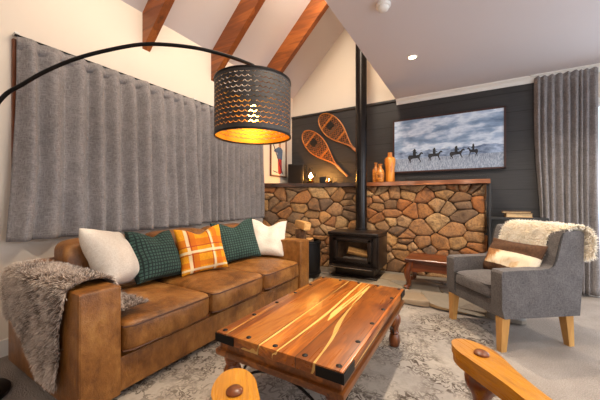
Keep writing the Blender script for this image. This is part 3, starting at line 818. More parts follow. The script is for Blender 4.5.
# ------------------------------------------------------------------ snowshoes
def snowshoe(label, head, tail, wmax):
    L = sqrt((head[0]-tail[0])**2+(head[1]-tail[1])**2)
    s = thing('snowshoe', label, 'snowshoe', (tail[0], YB-.055, tail[1]), 0, 'pair of old snowshoes')
    ang = atan2(head[0]-tail[0], head[1]-tail[1]); s.rotation_euler = (0, ang, 0)
    half = [(0, .0), (.007, .10), (.012, .19), (.042, .28), (.22, .42), (.40, .55), (.49, .67), (.49, .78), (.40, .89), (.22, .97), (0, 1.0)]
    hw = [(a*wmax if b > .2 else a, b*L) for a, b in half]
    loop = [(a, 0, b) for a, b in hw[1:]] + [(-a, 0, b) for a, b in reversed(hw[1:-1])]
    pts = catmull([loop[0]]+loop+[loop[-1]], 5)
    bm = bm_new(); tube(bm, pts, .010, 8); obj('frame', bm, M['bent'], s)
    bm = bm_new(); tube(bm, [(0, 0, -.005), (0, 0, .22*L)], [.017, .013], 8); obj('tail_handle', bm, M['bent'], s)
    def wid(z):
        for i in range(len(hw)-1):
            if hw[i][1] <= z <= hw[i+1][1]:
                return hw[i][0]+(hw[i+1][0]-hw[i][0])*(z-hw[i][1])/(hw[i+1][1]-hw[i][1])
        return 0
    for zc in (.50, .83):
        w_ = wid(zc*L); bm = bm_new(); box(bm, (0, 0, zc*L), (2*w_, .014, .03), .004, 1); obj('crossbar', bm, M['bent'], s, angle=30)
    bm = bm_new()
    def seg(x0, z0, x1, z1):
        pts_ = []
        n_ = 40
        for i in range(n_+1):
            t_ = i/n_; x = x0+(x1-x0)*t_; z = z0+(z1-z0)*t_
            hole = abs(x) < .19*wmax and .705*L < z < .80*L
            if .26*L < z < L*.99 and abs(x) <= wid(z) and not hole: pts_.append((x, 0, z))
            else:
                if len(pts_) > 1: tube(bm, [pts_[0], pts_[-1]], .0028, 4, False)
                pts_ = []
        if len(pts_) > 1: tube(bm, [pts_[0], pts_[-1]], .0028, 4, False)
    for k in range(-24, 40):
        z = k*.042
        seg(-wmax, z, wmax, z+wmax*1.5); seg(wmax, z, -wmax, z+wmax*1.5)
        if k % 2 == 0: seg(-wmax, z, wmax, z)
    obj('lacing', bm, M['lace'], s)
    bm = bm_new(); box(bm, (0, -.004, .755*L), (.34*wmax, .006, .07*L), .002, 1); obj('toe_hole', bm, M['blackplastic'], s, angle=30)
    bm = bm_new(); box(bm, (0, -.006, .66*L), (.5*wmax, .012, .045), .004, 1); obj('binding', bm, M['bookbrown'], s, angle=30)
    return s
snowshoe('lower left snowshoe, its handle reaching down to the mantel', (-2.45, 2.21), (-1.65, 1.43), .31)
snowshoe('upper right snowshoe, its tail disappearing behind the flue', (-2.13, 2.45), (-1.39, 1.70), .31)

# ------------------------------------------------------------------ poster on the left wall
ps = thing('framed_poster', 'wood-framed vintage ski poster on the white wall beside the mantel', 'poster', (XW, 3.87, 1.76))
ph, pw = .66, .46
bm = bm_new()
for a, b, c, d in ((-pw/2, -pw/2+.022, -ph/2, ph/2), (pw/2-.022, pw/2, -ph/2, ph/2), (-pw/2, pw/2, -ph/2, -ph/2+.022), (-pw/2, pw/2, ph/2-.022, ph/2)): bounds(bm, 0, .025, a, b, c, d, .003, 1)
obj('frame', bm, M['frame_wood'], ps, angle=30)
pr = obj('print', bounds(bm_new(), .002, .010, -pw/2+.01, pw/2-.01, -ph/2+.01, ph/2-.01), M['poster'], ps, smooth=False)
def flat(name, polys, mat, par, d0, d1):
    bm = bm_new()
    for p in polys: prism(bm, p, d0, d1, lambda a, b, d: (d, a, b))
    return obj(name, bm, mat, par, smooth=False)
flat('printed_trousers', [[(-.02, -.02), (.09, -.02), (.10, -.26), (.03, -.29), (-.01, -.27)]], M['red'], pr, .0100, .0112)
flat('printed_jacket', [[(-.04, -.03), (.10, -.04), (.12, .12), (.06, .17), (.0, .16), (-.12, .10), (-.13, .07), (-.03, .06)]], M['blue'], pr, .0100, .0114)
flat('printed_face', [[(.02, .16), (.05, .15), (.07, .18), (.06, .22), (.02, .22), (.0, .19)]], M['skin'], pr, .0100, .0116)
flat('printed_skis', [[(-.19, .24), (-.17, .25), (.14, -.28), (.12, -.28)], [(-.15, -.25), (-.03, -.27), (-.03, -.255), (-.15, -.235)], [(.02, .22), (.07, .21), (.05, .25)]], M['navy'], pr, .0100, .0118)

# ------------------------------------------------------------------ ceiling fittings
dl = thing('downlight', 'lit round downlight recessed in the flat ceiling', 'downlight', (-.49, 3.08, ZC))
bm = bm_new(); lathe(bm, [(.034, -.001), (.042, -.006), (.048, -.004), (.049, 0), (.034, 0), (.034, -.001)], 32, cap=False); obj('trim_ring', bm, M['white'], dl)
bm = bm_new(); lathe(bm, [(0, -.003), (.033, -.003), (.033, -.0005), (0, -.0005)], 24); obj('lens', bm, M['down'], dl)
sd = thing('smoke_detector', 'round white smoke detector on the flat ceiling', 'smoke detector', (-.545, 2.14, ZC))
sd.scale = (.85, .85, .85)
bm = bm_new(); lathe(bm, [(0, 0), (.062, 0), (.062, -.018), (.056, -.024), (0, -.024)][::-1], 32); obj('base', bm, M['white'], sd, angle=40)
bm = bm_new(); lathe(bm, [(0, -.056), (.028, -.054), (.044, -.046), (.048, -.03), (.048, -.022), (0, -.022)], 32); obj('dome', bm, M['white'], sd, angle=50)

# ------------------------------------------------------------------ curtains
def curtain(name, p0, p1, z0, z1, out, npl, amp, seed, label, group, flare=0.0, lean0=0.0, side=0.0, irr=.2):
    p0, p1 = Vector(p0), Vector(p1); d = (p1-p0); L = d.length; d /= L; nv = Vector(out)
    rr = random.Random(seed)
    ph = [0]
    for k in range(npl): ph.append(ph[-1]+rr.uniform(1-irr, 1+irr))
    tot = ph[-1]; amps = [rr.uniform(.6, 1.15) for _ in range(npl+1)]
    nu, nz = npl*14, 44
    vs = []; fs = []
    for j in range(nz+1):
        w = j/nz; z = z1+(z0-z1)*w
        hb = min(1, w/.08)
        for i in range(nu+1):
            a = i/nu; q = a*tot
            k = 0
            while k < npl-1 and ph[k+1] < q: k += 1
            f = (q-ph[k])/(ph[k+1]-ph[k])
            g_ = f**1.3; s = (.5-.5*cos(2*pi*g_))**(.62)
            am = amp*(amps[k]*(1-f)+amps[k+1]*f)*(.42+.4*hb+.3*w)
            off = am*s + noise.noise(Vector((a*9, w*2.2, seed)))*.028*w + noise.noise(Vector((a*30, w*5, seed+7)))*.004
            if abs(w-.945) < .012: off -= .003
            al = a*L + noise.noise(Vector((a*6, w*1.6, seed+3)))*.035*w - side*(1-a)**3*w**1.5
            if lean0: al += lean0*exp(-a*5)*(-exp(-((w-.72)/.3)**2)+.0)*1.0
            P = p0 + d*al + nv*(off + flare*w)
            zz = z + (noise.noise(Vector((a*5, 2, seed)))*.008*w)
            vs.append((P.x, P.y, zz))
    for j in range(nz):
        for i in range(nu):
            b = j*(nu+1)+i; fs.append((b, b+1, b+nu+2, b+nu+1))
    o = raw('cloth', vs, fs, M['curtain'], None)
    md = o.modifiers.new('thick', 'SOLIDIFY'); md.thickness = .004; md.offset = 0
    t_ = thing(name, label, 'curtain', (0, 0, 0), 0, group); o.parent = t_
    # header tape
    vs2 = []; fs2 = []
    for i in range(nu+1):
        x, y, _ = vs[i]; x2, y2, _ = vs[(nu+1)*2+i]
        vs2 += [(x+nv.x*.004, y+nv.y*.004, z1+.004), (x2+nv.x*.004, y2+nv.y*.004, z1-.085)]
    for i in range(nu): fs2.append((2*i, 2*i+1, 2*i+3, 2*i+2))
    h = raw('header_tape', vs2, fs2, M['curtain'], t_)
    md = h.modifiers.new('thick', 'SOLIDIFY'); md.thickness = .003; md.offset = 0
    return t_
GC = 'grey linen curtains'
curtain('curtain', (XW+.04, .70), (XW+.04, 2.175), .775, 2.165, (1, 0), 11, .088, 1, 'wide grey linen curtain on the left, hanging over the near end of the sofa', GC, flare=.05, side=.06)
curtain('curtain', (XW+.03, 2.15), (XW+.03, 3.40), .785, 2.165, (1, 0), 12, .08, 2, 'grey linen curtain behind the lamp shade, ending beside the poster', GC)
curtain('curtain', (.66, YB-.055), (1.20, YB-.055), .02, 2.485, (0, -1), 9, .062, 5, 'floor-length grey curtain beside the television, behind the armchair', GC, lean0=-.06, irr=.4)
bm = bm_new(); bounds(bm, XW+.03, XW+.055, .69, 3.45, 2.168, 2.178, .003, 1)
o = obj('curtain_track', bm, M['iron'], angle=30); tag(o, 'thin dark curtain track along the left wall', 'curtain track')
for y_ in (.70, 2.16, 3.42): obj('bracket', bounds(bm_new(), XW, XW+.06, y_-.012, y_+.012, 2.178, 2.19), M['white'], o, smooth=False)
bm = bm_new(); bounds(bm, .62, 2.45, YB-.12, YB-.07, 2.485, 2.499, .003, 1)
o = obj('curtain_track', bm, M['white'], angle=30); tag(o, 'white curtain track at the ceiling above the armchair', 'curtain track')

# ------------------------------------------------------------------ rug
RX0, RX1, RY0, RY1 = -1.78, .16, .05, 2.93
nx, ny = 40, 60
bm = bm_new(); bounds(bm, RX0, RX1, RY0, RY1, .0005, .010, .003, 1)
o = obj('area_rug', bm, M['rug'], angle=40); tag(o, 'faded grey and beige patterned rug under the coffee table', 'rug')
RZ = .0105

# ------------------------------------------------------------------ sofa
so = thing('leather_sofa', 'tan leather three-seat sofa under the curtained window', 'sofa', (-2.0, 1.70, 0))
OX, OY = -2.0, 1.70
def Lc(x0, x1, y0, y1): return x0-OX, x1-OX, y0-OY, y1-OY
bm = bm_new(); bounds(bm, *Lc(-2.46, -1.56, .64, 2.78), .05, .232, .012, 2); obj('base', bm, M['leather'], so, angle=30)
for nm, y0, y1 in (('arm', .61, .80), ('arm', 2.61, 2.80)):
    bm = bm_new(); x0, x1, a, b = Lc(-2.47, -1.53, y0, y1)
    bounds(bm, x0, x1, a, b, .05, .615, .018, 4)
    ar = obj(nm, bm, M['leather'], so, angle=30)
    bm = bm_new()
    ins = .012
    tube(bm, [(x1-.004, a+ins, .06), (x1-.004, a+ins, .605), (x1-.004, b-ins, .605), (x1-.004, b-ins, .06)], .0045, 6)
    obj('piping', bm, M['leather'], ar)
bm = bm_new(); bounds(bm, *Lc(-2.47, -2.30, .70, 2.70), .05, .66, .03, 4); obj('backrest', bm, M['leather'], so, angle=30)
ys = [.805, 1.405, 2.005, 2.605]
for k in range(3):
    y0, y1 = ys[k], ys[k+1]
    bm = bm_new(); superbox(bm, (-1.86-OX, (y0+y1)/2-OY, .325), (.68, y1-y0-.004, .165), 9, 14, (.012, 0, .035), .008, k)
    cu = obj('seat_cushion', bm, M['leather'], so)
    bm = bm_new(); xf = -1.522-OX
    for zz in (.262, .388):
        tube(bm, [(-2.15-OX, y0+.012-OY, zz), (xf-.022, y0+.012-OY, zz), (xf, y0+.05-OY, zz), (xf+.006, (y0+y1)/2-OY, zz+.004), (xf, y1-.05-OY, zz), (xf-.022, y1-.012-OY, zz), (-2.15-OX, y1-.012-OY, zz)], .005, 6)
    obj('piping', bm, M['leather_dark'], cu)
    bm = bm_new()
    def leanback(q):
        q = q.copy(); q.x -= (q.z-.40)*.22; return q
    superbox(bm, (-2.235-OX, (y0+y1)/2-OY, .585), (.19, y1-y0-.004, .37), 8, 12, (.02, 0, .012), .012, k+5, leanback)
    obj('back_cushion', bm, M['leather'], so)
for x in (-2.40, -1.63):
    for y in (.70, 2.72):
        bm = bm_new(); x0 = x-OX; bounds(bm, x0-.03, x0+.03, y-OY-.03, y-OY+.03, .0 if x < -1.78 else RZ, .055, .006, 1); obj('foot', bm, M['blackplastic'], so, angle=30)

# throw pillows --------------------------------------------------
def pillow_mesh(w, h, t_, chop, seed, n=22, sag=0.0):
    vs = []; fs = []
    idx = {}
    for side in (1, -1):
        for j in range(n+1):
            for i in range(n+1):
                u_ = -1+2*i/n; v_ = -1+2*j/n
                edge = i in (0, n) or j in (0, n)
                if edge and side == -1: idx[(side, i, j)] = idx[(1, i, j)]; continue
                pin = .075
                x = u_*w/2*(1-pin*(1-v_*v_)*abs(u_)); z = v_*h/2*(1-pin*(1-u_*u_)*abs(v_))
                th_ = t_/2*max(0, (1-u_*u_)*(1-v_*v_))**.42
                top = ((v_+1)/2)**2.2
                z -= chop*exp(-(u_/.42)**2)*top
                th_ *= 1-.35*exp(-(u_/.3)**2)*top*(1 if chop else 0)
                th_ *= 1.0+.22*(-v_)
                y = side*-th_ + noise.noise(Vector((u_*2.2, v_*2.2, seed+side*4)))*.016*(1 if not edge else .4)
                z -= sag*(1-v_)*.0
                idx[(side, i, j)] = len(vs); vs.append((x, y, z+h/2))
    for side in (1, -1):
        for j in range(n):
            for i in range(n):
                q = [idx[(side, i, j)], idx[(side, i+1, j)], idx[(side, i+1, j+1)], idx[(side, i, j+1)]]
                if side == -1: q.reverse()
                if len(set(q)) >= 3: fs.append(q)
    return vs, fs
def pillow(label, mat, loc, yaw, lean, w, h, t_, chop, seed, roll=0, group='throw pillows along the sofa', zip_=False):
    vs, fs = pillow_mesh(w, h, t_, chop, seed)
    o = raw('throw_pillow', vs, fs, mat); 
    o.matrix_world = Matrix.Translation(loc) @ Matrix.Rotation(yaw, 4, 'Z') @ Matrix.Rotation(-lean, 4, 'X') @ Matrix.Rotation(roll, 4, 'Y')
    md = o.modifiers.new('sub', 'SUBSURF'); md.levels = 1; md.render_levels = 1
    return tag(o, label, 'pillow', group)
# local front is -y; yaw=90deg turns the front to +x
SZ = .43
pillow('ivory throw pillow nearest the fur throw', M['whitepillow'], (-2.03, 1.10, SZ+.04), radians(130), radians(31), .44, .44, .23, .0, 1, radians(12))
pillow('dark green waffle pillow nearest the ivory pillow by the fur throw', M['green'], (-2.04, 1.36, SZ), radians(100), radians(24), .43, .42, .21, .05, 2, radians(4))
pillow('yellow plaid throw pillow in the middle of the sofa', M['yellow'], (-1.93, 1.70, SZ), radians(68), radians(22), .42, .42, .16, .06, 3, radians(-4))
pillow('dark green waffle pillow between the yellow and the far ivory pillow', M['green'], (-1.98, 2.19, SZ), radians(62), radians(22), .48, .45, .16, .07, 4, radians(-6))
pillow('ivory throw pillow leaning in the far corner of the sofa', M['whitepillow'], (-1.90, 2.50, SZ), radians(40), radians(20), .43, .43, .15, .07, 5, radians(5))

# ------------------------------------------------------------------ fur helper
def fur(name, surf, nu, nv, count, length, mat, parent, rng, grav=.5, fuzz=.6, width=.0022, flip=-1, tipmin=.0, two=False):
    """surf(u,v)->Vector; builds backing sheet + mesh hairs in one mesh"""
    vs = []; fs = []; tip = []
    for j in range(nv+1):
        for i in range(nu+1):
            vs.append(surf(i/nu, j/nv)); tip.append(.12)
    for j in range(nv):
        for i in range(nu):
            b = j*(nu+1)+i; fs.append((b, b+1, b+nu+2, b+nu+1))
    e = 1e-3
    for k in range(count):
        a, b = rng.random(), rng.random()
        if rng.random() < .12:
            if rng.random() < .5: a = rng.choice((rng.random()*.02, 1-rng.random()*.02))
            else: b = rng.choice((rng.random()*.02, 1-rng.random()*.02))
        p = surf(a, b)
        a2 = min(a+e, 1); b2 = min(b+e, 1)
        du = surf(a2, b)-surf(a2-e, b); dv = surf(a, b2)-surf(a, b2-e)
        nn = du.cross(dv)*flip
        if nn.length < 1e-12: continue
        nn.normalize()
        cl = noise.noise_vector(p*16)*fuzz
        jit = Vector((rng.gauss(0, .35), rng.gauss(0, .35), rng.gauss(0, .35)))
        ed = Vector((0, 0, 0))
        lu, lv = du.normalized(), dv.normalized()
        if a < .03: ed -= lu*.8
        if a > .97: ed += lu*.8
        if b < .03: ed -= lv*.8
        if b > .97: ed += lv*.8
        if two and b > .4 and rng.random() < .4: nn = -nn
        d0 = (nn*.9+cl+jit+ed).normalized()
        L = length*rng.uniform(.55, 1.15)
        d1 = (d0 + Vector((0, 0, -grav))).normalized()
        if d1.dot(nn) < .1: d1 = (d1 + nn*(.2-d1.dot(nn))).normalized()
        p1 = p+d0*L*.5; p2 = p1+d1*L*.5
        sd_ = d0.cross(Vector((rng.gauss(0, 1), rng.gauss(0, 1), rng.gauss(0, 1)))).normalized()*width
        n0 = len(vs)
        vs += [p-sd_, p+sd_, p1-sd_*.8, p1+sd_*.8, p2]
        tt = rng.uniform(.75, 1.0)
        tip += [tipmin, tipmin, .5*tt, .5*tt, tt]
        fs += [(n0, n0+1, n0+3, n0+2), (n0+2, n0+3, n0+4)]
    o = raw(name, vs, fs, mat, parent)
    at = o.data.attributes.new('tip', 'FLOAT', 'POINT')
    at.data.foreach_set('value', tip)
    return o

# fur throw on the near arm: v runs across the arm (outer hang -> seat), u runs along the arm
def path_eval(pts, t_):
    ls = [0]
    for i in range(len(pts)-1): ls.append(ls[-1]+(Vector(pts[i+1])-Vector(pts[i])).length)
    s = t_*ls[-1]
    for i in range(len(pts)-1):
        if s <= ls[i+1] or i == len(pts)-2:
            f_ = (s-ls[i])/max(ls[i+1]-ls[i], 1e-6); return Vector(pts[i]).lerp(Vector(pts[i+1]), min(max(f_, 0), 1))
def throw_surf(a, b):
    # a: 0 front (towards +x) .. 1 back ; b: 0 outer bottom .. 1 seat end
    zb = .14 if a < .28 else .14+(a-.28)*.46
    inner = 1-min(1, max(0, (a-.05)/.5))
    yi = .82+.13*inner; zi = .52-.08*inner
    pts = [(.592, zb), (.592, .35), (.590, .56), (.600, .622), (.635, .640), (.70, .642), (.775, .640), (.812, .622), (.82, .55), (.825, zi+.02)]
    if inner > .02: pts.append((yi+.02, zi+.02))
    q = path_eval([(y, z, 0) for y, z in pts], b)
    xf = -1.63 if b > .45 else -1.63-.09*((.45-b)/.45)**1.2
    xf += .05*max(0, (b-.75)/.25)
    xb = -2.44 if b > .3 else -2.44+.02
    x = xf+(xb-xf)*a + .012*sin(b*17+a*3)
    bump_ = noise.noise(Vector((a*5, b*6, 3)))*.012
    return Vector((x, q.x-abs(bump_)*(1 if b < .45 else 0), q.y+(abs(bump_) if b >= .4 else 0)))
rng = random.Random(21)
o = fur('fur_throw', throw_surf, 40, 60, 30000, .031, M['fur'], None, rng, .55, .7, .0019)
tag(o, 'shaggy grey-brown faux fur throw draped over the near sofa arm', 'throw')

# ------------------------------------------------------------------ coffee table
ct = thing('coffee_table', 'low rustic plank coffee table with black iron corner straps on the rug', 'coffee table', (-.73, 1.575, RZ))
TX, TY = .33, .58; TZ = .40
bm = bm_new(); bounds(bm, -TX, TX, -TY, TY, TZ-.048, TZ, .006, 2); obj('tabletop', bm, M['table'], ct, angle=30)
bm = bm_new()
bounds(bm, -TX+.012, TX-.012, -TY+.012, TY-.012, TZ-.085, TZ-.046, .003, 1)
bounds(bm, -TX-.004, TX+.004, -TY-.004, TY+.004, TZ-.112, TZ-.082, .008, 2); obj('apron', bm, M['table_side'], ct, angle=30)
for sx in (-1, 1):
    for sy in (-1, 1):
        bm = bm_new(); c = (sx*(TX-.055), sy*(TY-.055), 0)
        lathe(bm, [(.026, 0), (.034, .008), (.040, .04), (.034, .075), (.026, .09), (.034, .10), (.026, .112), (.030, .14), (.044, .18), (.043, .205), (.030, .235), (.036, .245), (.034, .255), (.04, .26), (.04, TZ-.11)], 20, c)
        obj('leg', bm, M['table_leg'], ct, angle=45)
        bm = bm_new(); cx, cy = sx*TX, sy*TY
        box(bm, (cx-sx*.055, cy+sy*.0015, TZ-.026), (.12, .005, .040), .001, 1); box(bm, (cx+sx*.0015, cy-sy*.055, TZ-.026), (.005, .12, .040), .001, 1)
        obj('corner_strap', bm, M['iron'], ct, angle=30)
def stud(x, y):
    bm = bm_new(); lathe(bm, [(.013, 0), (.012, .003), (.007, .006), (0, .007)], 10, (x, y, TZ-.001)); obj('iron_stud', bm, M['iron'], ct)
for s in (-1, 1):
    for k in range(6): stud(s*(TX-.03), -TY+.03+k*(2*TY-.06)/5)
    for k in (1, 2, 3): stud(-TX+.03+k*(2*TX-.06)/4, s*(TY-.03))
for s in (-1, 1):   # arched iron braces at both ends and sides
    bm = bm_new()
    pts = [(-TX+.06, s*(TY-.055), .07)]+[((TX-.075)*sin(t_)*1.0, s*(TY-.055), .07+.19*cos(t_)) for t_ in [(-1.45+2.9*i/16) for i in range(17)]]+[(TX-.06, s*(TY-.055), .07)]
    tube(bm, pts, .006, 8); obj('iron_brace', bm, M['iron'], ct)
    bm = bm_new()
    pts = [(s*(TX-.055), -TY+.06, .07)]+[(s*(TX-.055), (TY-.075)*sin(t_), .07+.19*cos(t_)) for t_ in [(-1.45+2.9*i/20) for i in range(21)]]+[(s*(TX-.055), TY-.06, .07)]
    tube(bm, pts, .006, 8); obj('iron_brace', bm, M['iron'], ct)

# ------------------------------------------------------------------ small side table by the stone wall
sb = thing('side_table', 'small dark timber stool table with curved legs on the hearth', 'side table', (-.29, 3.58, HZ))
bm = bm_new(); box(bm, (0, 0, .315), (.66, .46, .045), .016, 3); obj('tabletop', bm, M['mahogany'], sb, angle=30)
bm = bm_new()
for s in (-1, 1):
    prism(bm, [(-.29, .30), (.29, .30), (.29, .20), (.2, .19), (.1, .215), (0, .205), (-.1, .215), (-.2, .19), (-.29, .20)], s*.195-.01, s*.195+.01, lambda a, b, d: (a, d, b))
    bounds(bm, s*.29-.01, s*.29+.01, -.19, .19, .205, .30)
obj('apron', bm, M['mahogany'], sb, smooth=False)
for sx in (-1, 1):
    for sy in (-1, 1):
        bm = bm_new()
        pts = catmull([(sx*.275, sy*.185, .30), (sx*.285, sy*.195, .25), (sx*.305, sy*.21, .19), (sx*.295, sy*.2, .12), (sx*.285, sy*.192, .06), (sx*.30, sy*.205, .025), (sx*.315, sy*.215, .008)], 4)
        n_ = len(pts); rs = [.044-.022*min(1, (i/n_)*1.3)+(.014 if i > n_*.82 else 0) for i in range(n_)]
        tube(bm, pts, rs, 10); 
        for v in bm.verts: v.co.z = max(v.co.z, 0.0)
        obj('leg', bm, M['honey_dark'], sb)

# ------------------------------------------------------------------ black shelf with books
sh = thing('shelf_unit', 'low black shelf against the dark wall, behind the armchair', 'shelf', (.46, 4.06, 0))
bm = bm_new(); bounds(bm, -.26, .28, -.10, .10, .825, .855, .003, 1); obj('top', bm, M['shelfblack'], sh, angle=30)
for x0 in (-.26, .255):
    bm = bm_new(); bounds(bm, x0, x0+.025, -.10, .10, 0, .825, .003, 1); obj('side_panel', bm, M['shelfblack'], sh, angle=30)
for zz in (.06, .44):
    bm = bm_new(); bounds(bm, -.235, .255, -.095, .10, zz, zz+.025); obj('shelf_board', bm, M['shelfblack'], sh, smooth=False)
bm = bm_new(); bounds(bm, .20, .226, 4.0, 4.06, .0, 1.245, .003, 1)
o = obj('corner_post', bm, M['shelfblack'], angle=30); struct(o); o.name = 'trim_3'
def book(label, c, s, rz, mat):
    b = thing('book', label, 'book', c, rz, 'books on the black shelf')
    w, d, h = s
    bm = bm_new(); bounds(bm, -w/2, w/2, -d/2, d/2, 0, .004); bounds(bm, -w/2, w/2, -d/2, d/2, h-.004, h); bounds(bm, -w/2, w/2, d/2-.004, d/2, 0, h)
    obj('cover', bm, mat, b, smooth=False)
    obj('pages', bounds(bm_new(), -w/2+.005, w/2-.005, -d/2+.006, d/2-.004, .004, h-.004), M['paper'], b, smooth=False)
book('thick tan book at the bottom of the shelf stack', (.485, 4.06, .8555), (.24, .16, .046), .03, M['booktan'])
book('thin brown book on top of the tan one on the shelf', (.465, 4.06, .902), (.26, .17, .022), -.04, M['bookbrown'])

# ------------------------------------------------------------------ armchair (local front = +y)
ACA = radians(127); ACL = (.268, 2.806, 0)
ac = thing('armchair', 'charcoal upholstered armchair with pale oak legs by the right curtain', 'armchair', ACL, ACA)
LH = .235
for sx in (-1, 1):
    for sy in (-1, 1):
        bm = bm_new()
        xx = .262 if sy > 0 else .245
        top = Vector((sx*xx, .275 if sy > 0 else -.235, LH)); bot = Vector((sx*xx, .285 if sy > 0 else -.265, .0))
        r0, r1 = .020, .030
        vsq = []
        for c, r in ((bot, r0), (top, r1)):
            vsq.append([bm.verts.new(c+Vector((a*r, b*r, 0))) for a, b in ((-1, -1), (1, -1), (1, 1), (-1, 1))])
        for k in range(4): bm.faces.new((vsq[0][k], vsq[0][(k+1) % 4], vsq[1][(k+1) % 4], vsq[1][k]))
        bm.faces.new(vsq[0]); bm.faces.new(vsq[1]); bevel_all(bm, .004, 2)
        obj('leg', bm, M['oakleg'], ac, angle=30)
bm = bm_new(); bounds(bm, -.285, .285, -.25, .30, LH-.005, .36, .02, 3); obj('seat_base', bm, M['chairfab'], ac, angle=30)
bm = bm_new(); superbox(bm, (0, .07, .395), (.415, .52, .115), 7, 12, (0, .008, .02), .004, 2); cu = obj('seat_cushion', bm, M['chairfab'], ac)
bm = bm_new()
for zz in (.352, .435):
    tube(bm, [(-.203, -.12, zz), (-.203, .295, zz), (-.185, .325, zz), (.185, .325, zz), (.203, .295, zz), (.203, -.12, zz)], .0045, 6)
obj('piping', bm, M['chairpipe'], cu)
side = [(.295, LH), (.315, .30), (.318, .545), (.305, .562), (.02, .566), (-.05, .572), (-.085, .59), (-.11, .64), (-.13, .72), (-.15, .795), (-.165, .822), (-.19, .832), (-.285, .832), (-.318, .815), (-.312, .55), (-.285, LH)]
for s in (-1, 1):
    bm = bm_new()
    prism(bm, side, s*.205, s*.302, lambda a, b, d: (d, a, b)); bevel_all(bm, .016, 3, 25)
    ar = obj('arm', bm, M['chairfab'], ac, angle=35)
    bm = bm_new()
    tube(bm, [(s*.297, a, b) for a, b in [(x-.008 if x > 0 else x+.01, y-.008 if y > .3 else y+.01) for x, y in side]], .0045, 6)
    obj('piping', bm, M['chairpipe'], ar)
bm = bm_new()
def leanb(q):
    q = q.copy(); q.y -= (q.z-.36)*.20; return q
superbox(bm, (0, -.165, .585), (.43, .14, .48), 6, 12, (0, .012, .01), .004, 9, leanb); obj('backrest', bm, M['chairfab'], ac)

# sheepskin draped over the back
acM = Matrix.Translation(ACL) @ Matrix.Rotation(ACA, 4, 'Z')
def sheep_surf(a, b):
    # a across (0..1), b front bottom -> over top -> behind
    pts = [(-.095, .54), (-.115, .66), (-.145, .77), (-.175, .838), (-.215, .862), (-.28, .862), (-.335, .84), (-.345, .76), (-.34, .62)]
    q = path_eval([(y, z, 0) for y, z in pts], .08*abs(sin(a*5+1))*(1-b)+b*(.92+.08*sin(a*7+.5)))
    wob = .03*sin(b*9)+.02*noise.noise(Vector((b*4, 1, 2)))
    back = max(0, min(1, (b-.36)/.1))
    x0 = -.195-.135*back-wob*back; x1 = .198+.015*sin(b*6)
    x = x0+(x1-x0)*a
    return acM @ Vector((x, q.x, q.y+.008*noise.noise(Vector((a*7, b*9, 5)))))
rng = random.Random(31)
o = fur('sheepskin', sheep_surf, 40, 50, 19000, .028, M['sheep'], None, rng, .45, .6, .0022, two=True)
tag(o, 'cream sheepskin draped over the back of the armchair', 'sheepskin')
# hide pillow on the chair
vs, fs = pillow_mesh(.52, .31, .13, .0, 12)
o = raw('throw_pillow', vs, fs, M['hide'])
o.matrix_world = acM @ Matrix.Translation((.0, .03, .44)) @ Matrix.Rotation(pi, 4, 'Z') @ Matrix.Rotation(radians(-24), 4, 'X')
md = o.modifiers.new('sub', 'SUBSURF'); md.levels = 1; md.render_levels = 1
tag(o, 'brown lumbar pillow with a cowhide band on the armchair seat', 'pillow')

# ------------------------------------------------------------------ arc floor lamp
lb = Vector((-2.25, .39)); lt = Vector((-1.10, 1.32))
al = thing('arc_floor_lamp', 'black arc floor lamp with a perforated drum shade over the coffee table', 'lamp', (lb.x, lb.y, 0))
bm = bm_new(); lathe(bm, [(0, 0), (.17, 0), (.175, .006), (.175, .022), (.165, .03), (.03, .034), (.03, .05), (.012, .06), (0, .06)], 40); obj('base', bm, M['lampmetal'], al, angle=40)
ld = (lt-lb); LL = ld.length; ld /= LL
arc = [(0.0, .05), (.0, .5), (.005, .9), (.03, 1.2), (.085, 1.42), (.178, 1.589), (.27, 1.663), (.388, 1.745), (.532, 1.82), (.681, 1.875), (.86, 1.923), (1.02, 1.932), (1.183, 1.922), (1.35, 1.888), (LL-.012, 1.852), (LL, 1.842)]
bm = bm_new(); tube(bm, catmull([(ld.x*s, ld.y*s, z_) for s, z_ in arc], 5), .0105, 10); obj('arc_arm', bm, M['lampmetal'], al)
SHZ, SHH, SHR = 1.42, .325, .222
shd = bpy.data.objects.new('lamp_shade', None)
def cyl_open(r, z0, z1, n=96):
    vs = []; fs = []
    for z_ in (z0, z1):
        for k in range(n): vs.append((r*cos(2*pi*k/n), r*sin(2*pi*k/n), z_))
    for k in range(n): fs.append((k, (k+1) % n, n+(k+1) % n, n+k))
    return vs, fs
vs, fs = cyl_open(SHR, 0, SHH)
shade = raw('lamp_shade', vs, fs, M['shade_out'], al); shade.location = (ld.x*LL, ld.y*LL, SHZ)
vs, fs = cyl_open(SHR-.004, .001, SHH-.001)
raw('gold_lining', vs, fs, M['shade_in'], shade)
for z_ in (.004, SHH-.004): obj('rim', lathe(bm_new(), [(SHR-.005, z_-.005), (SHR+.003, z_-.005), (SHR+.003, z_+.005), (SHR-.005, z_+.005), (SHR-.005, z_-.005)], 96, cap=False), M['lampmetal'], shade, angle=40)
bm = bm_new()
for k in range(3):
    a_ = 2*pi*k/3+.3; tube(bm, [(0, 0, SHH-.02), (SHR*cos(a_), SHR*sin(a_), SHH-.005)], .003, 6)
tube(bm, [(0, 0, SHH+.10), (0, 0, SHH-.02)], .008, 10); tube(bm, [(0, 0, SHH-.01), (0, 0, SHH-.12)], .016, 12)
obj('bulb_holder', bm, M['lampmetal'], shade)
bm = bm_new(); lathe(bm, [(0, SHH-.25), (.022, SHH-.242), (.034, SHH-.215), (.03, SHH-.18), (.016, SHH-.14), (.014, SHH-.12), (0, SHH-.12)], 20); obj('bulb', bm, M['bulb'], shade)
bpy.data.objects.remove(shd)

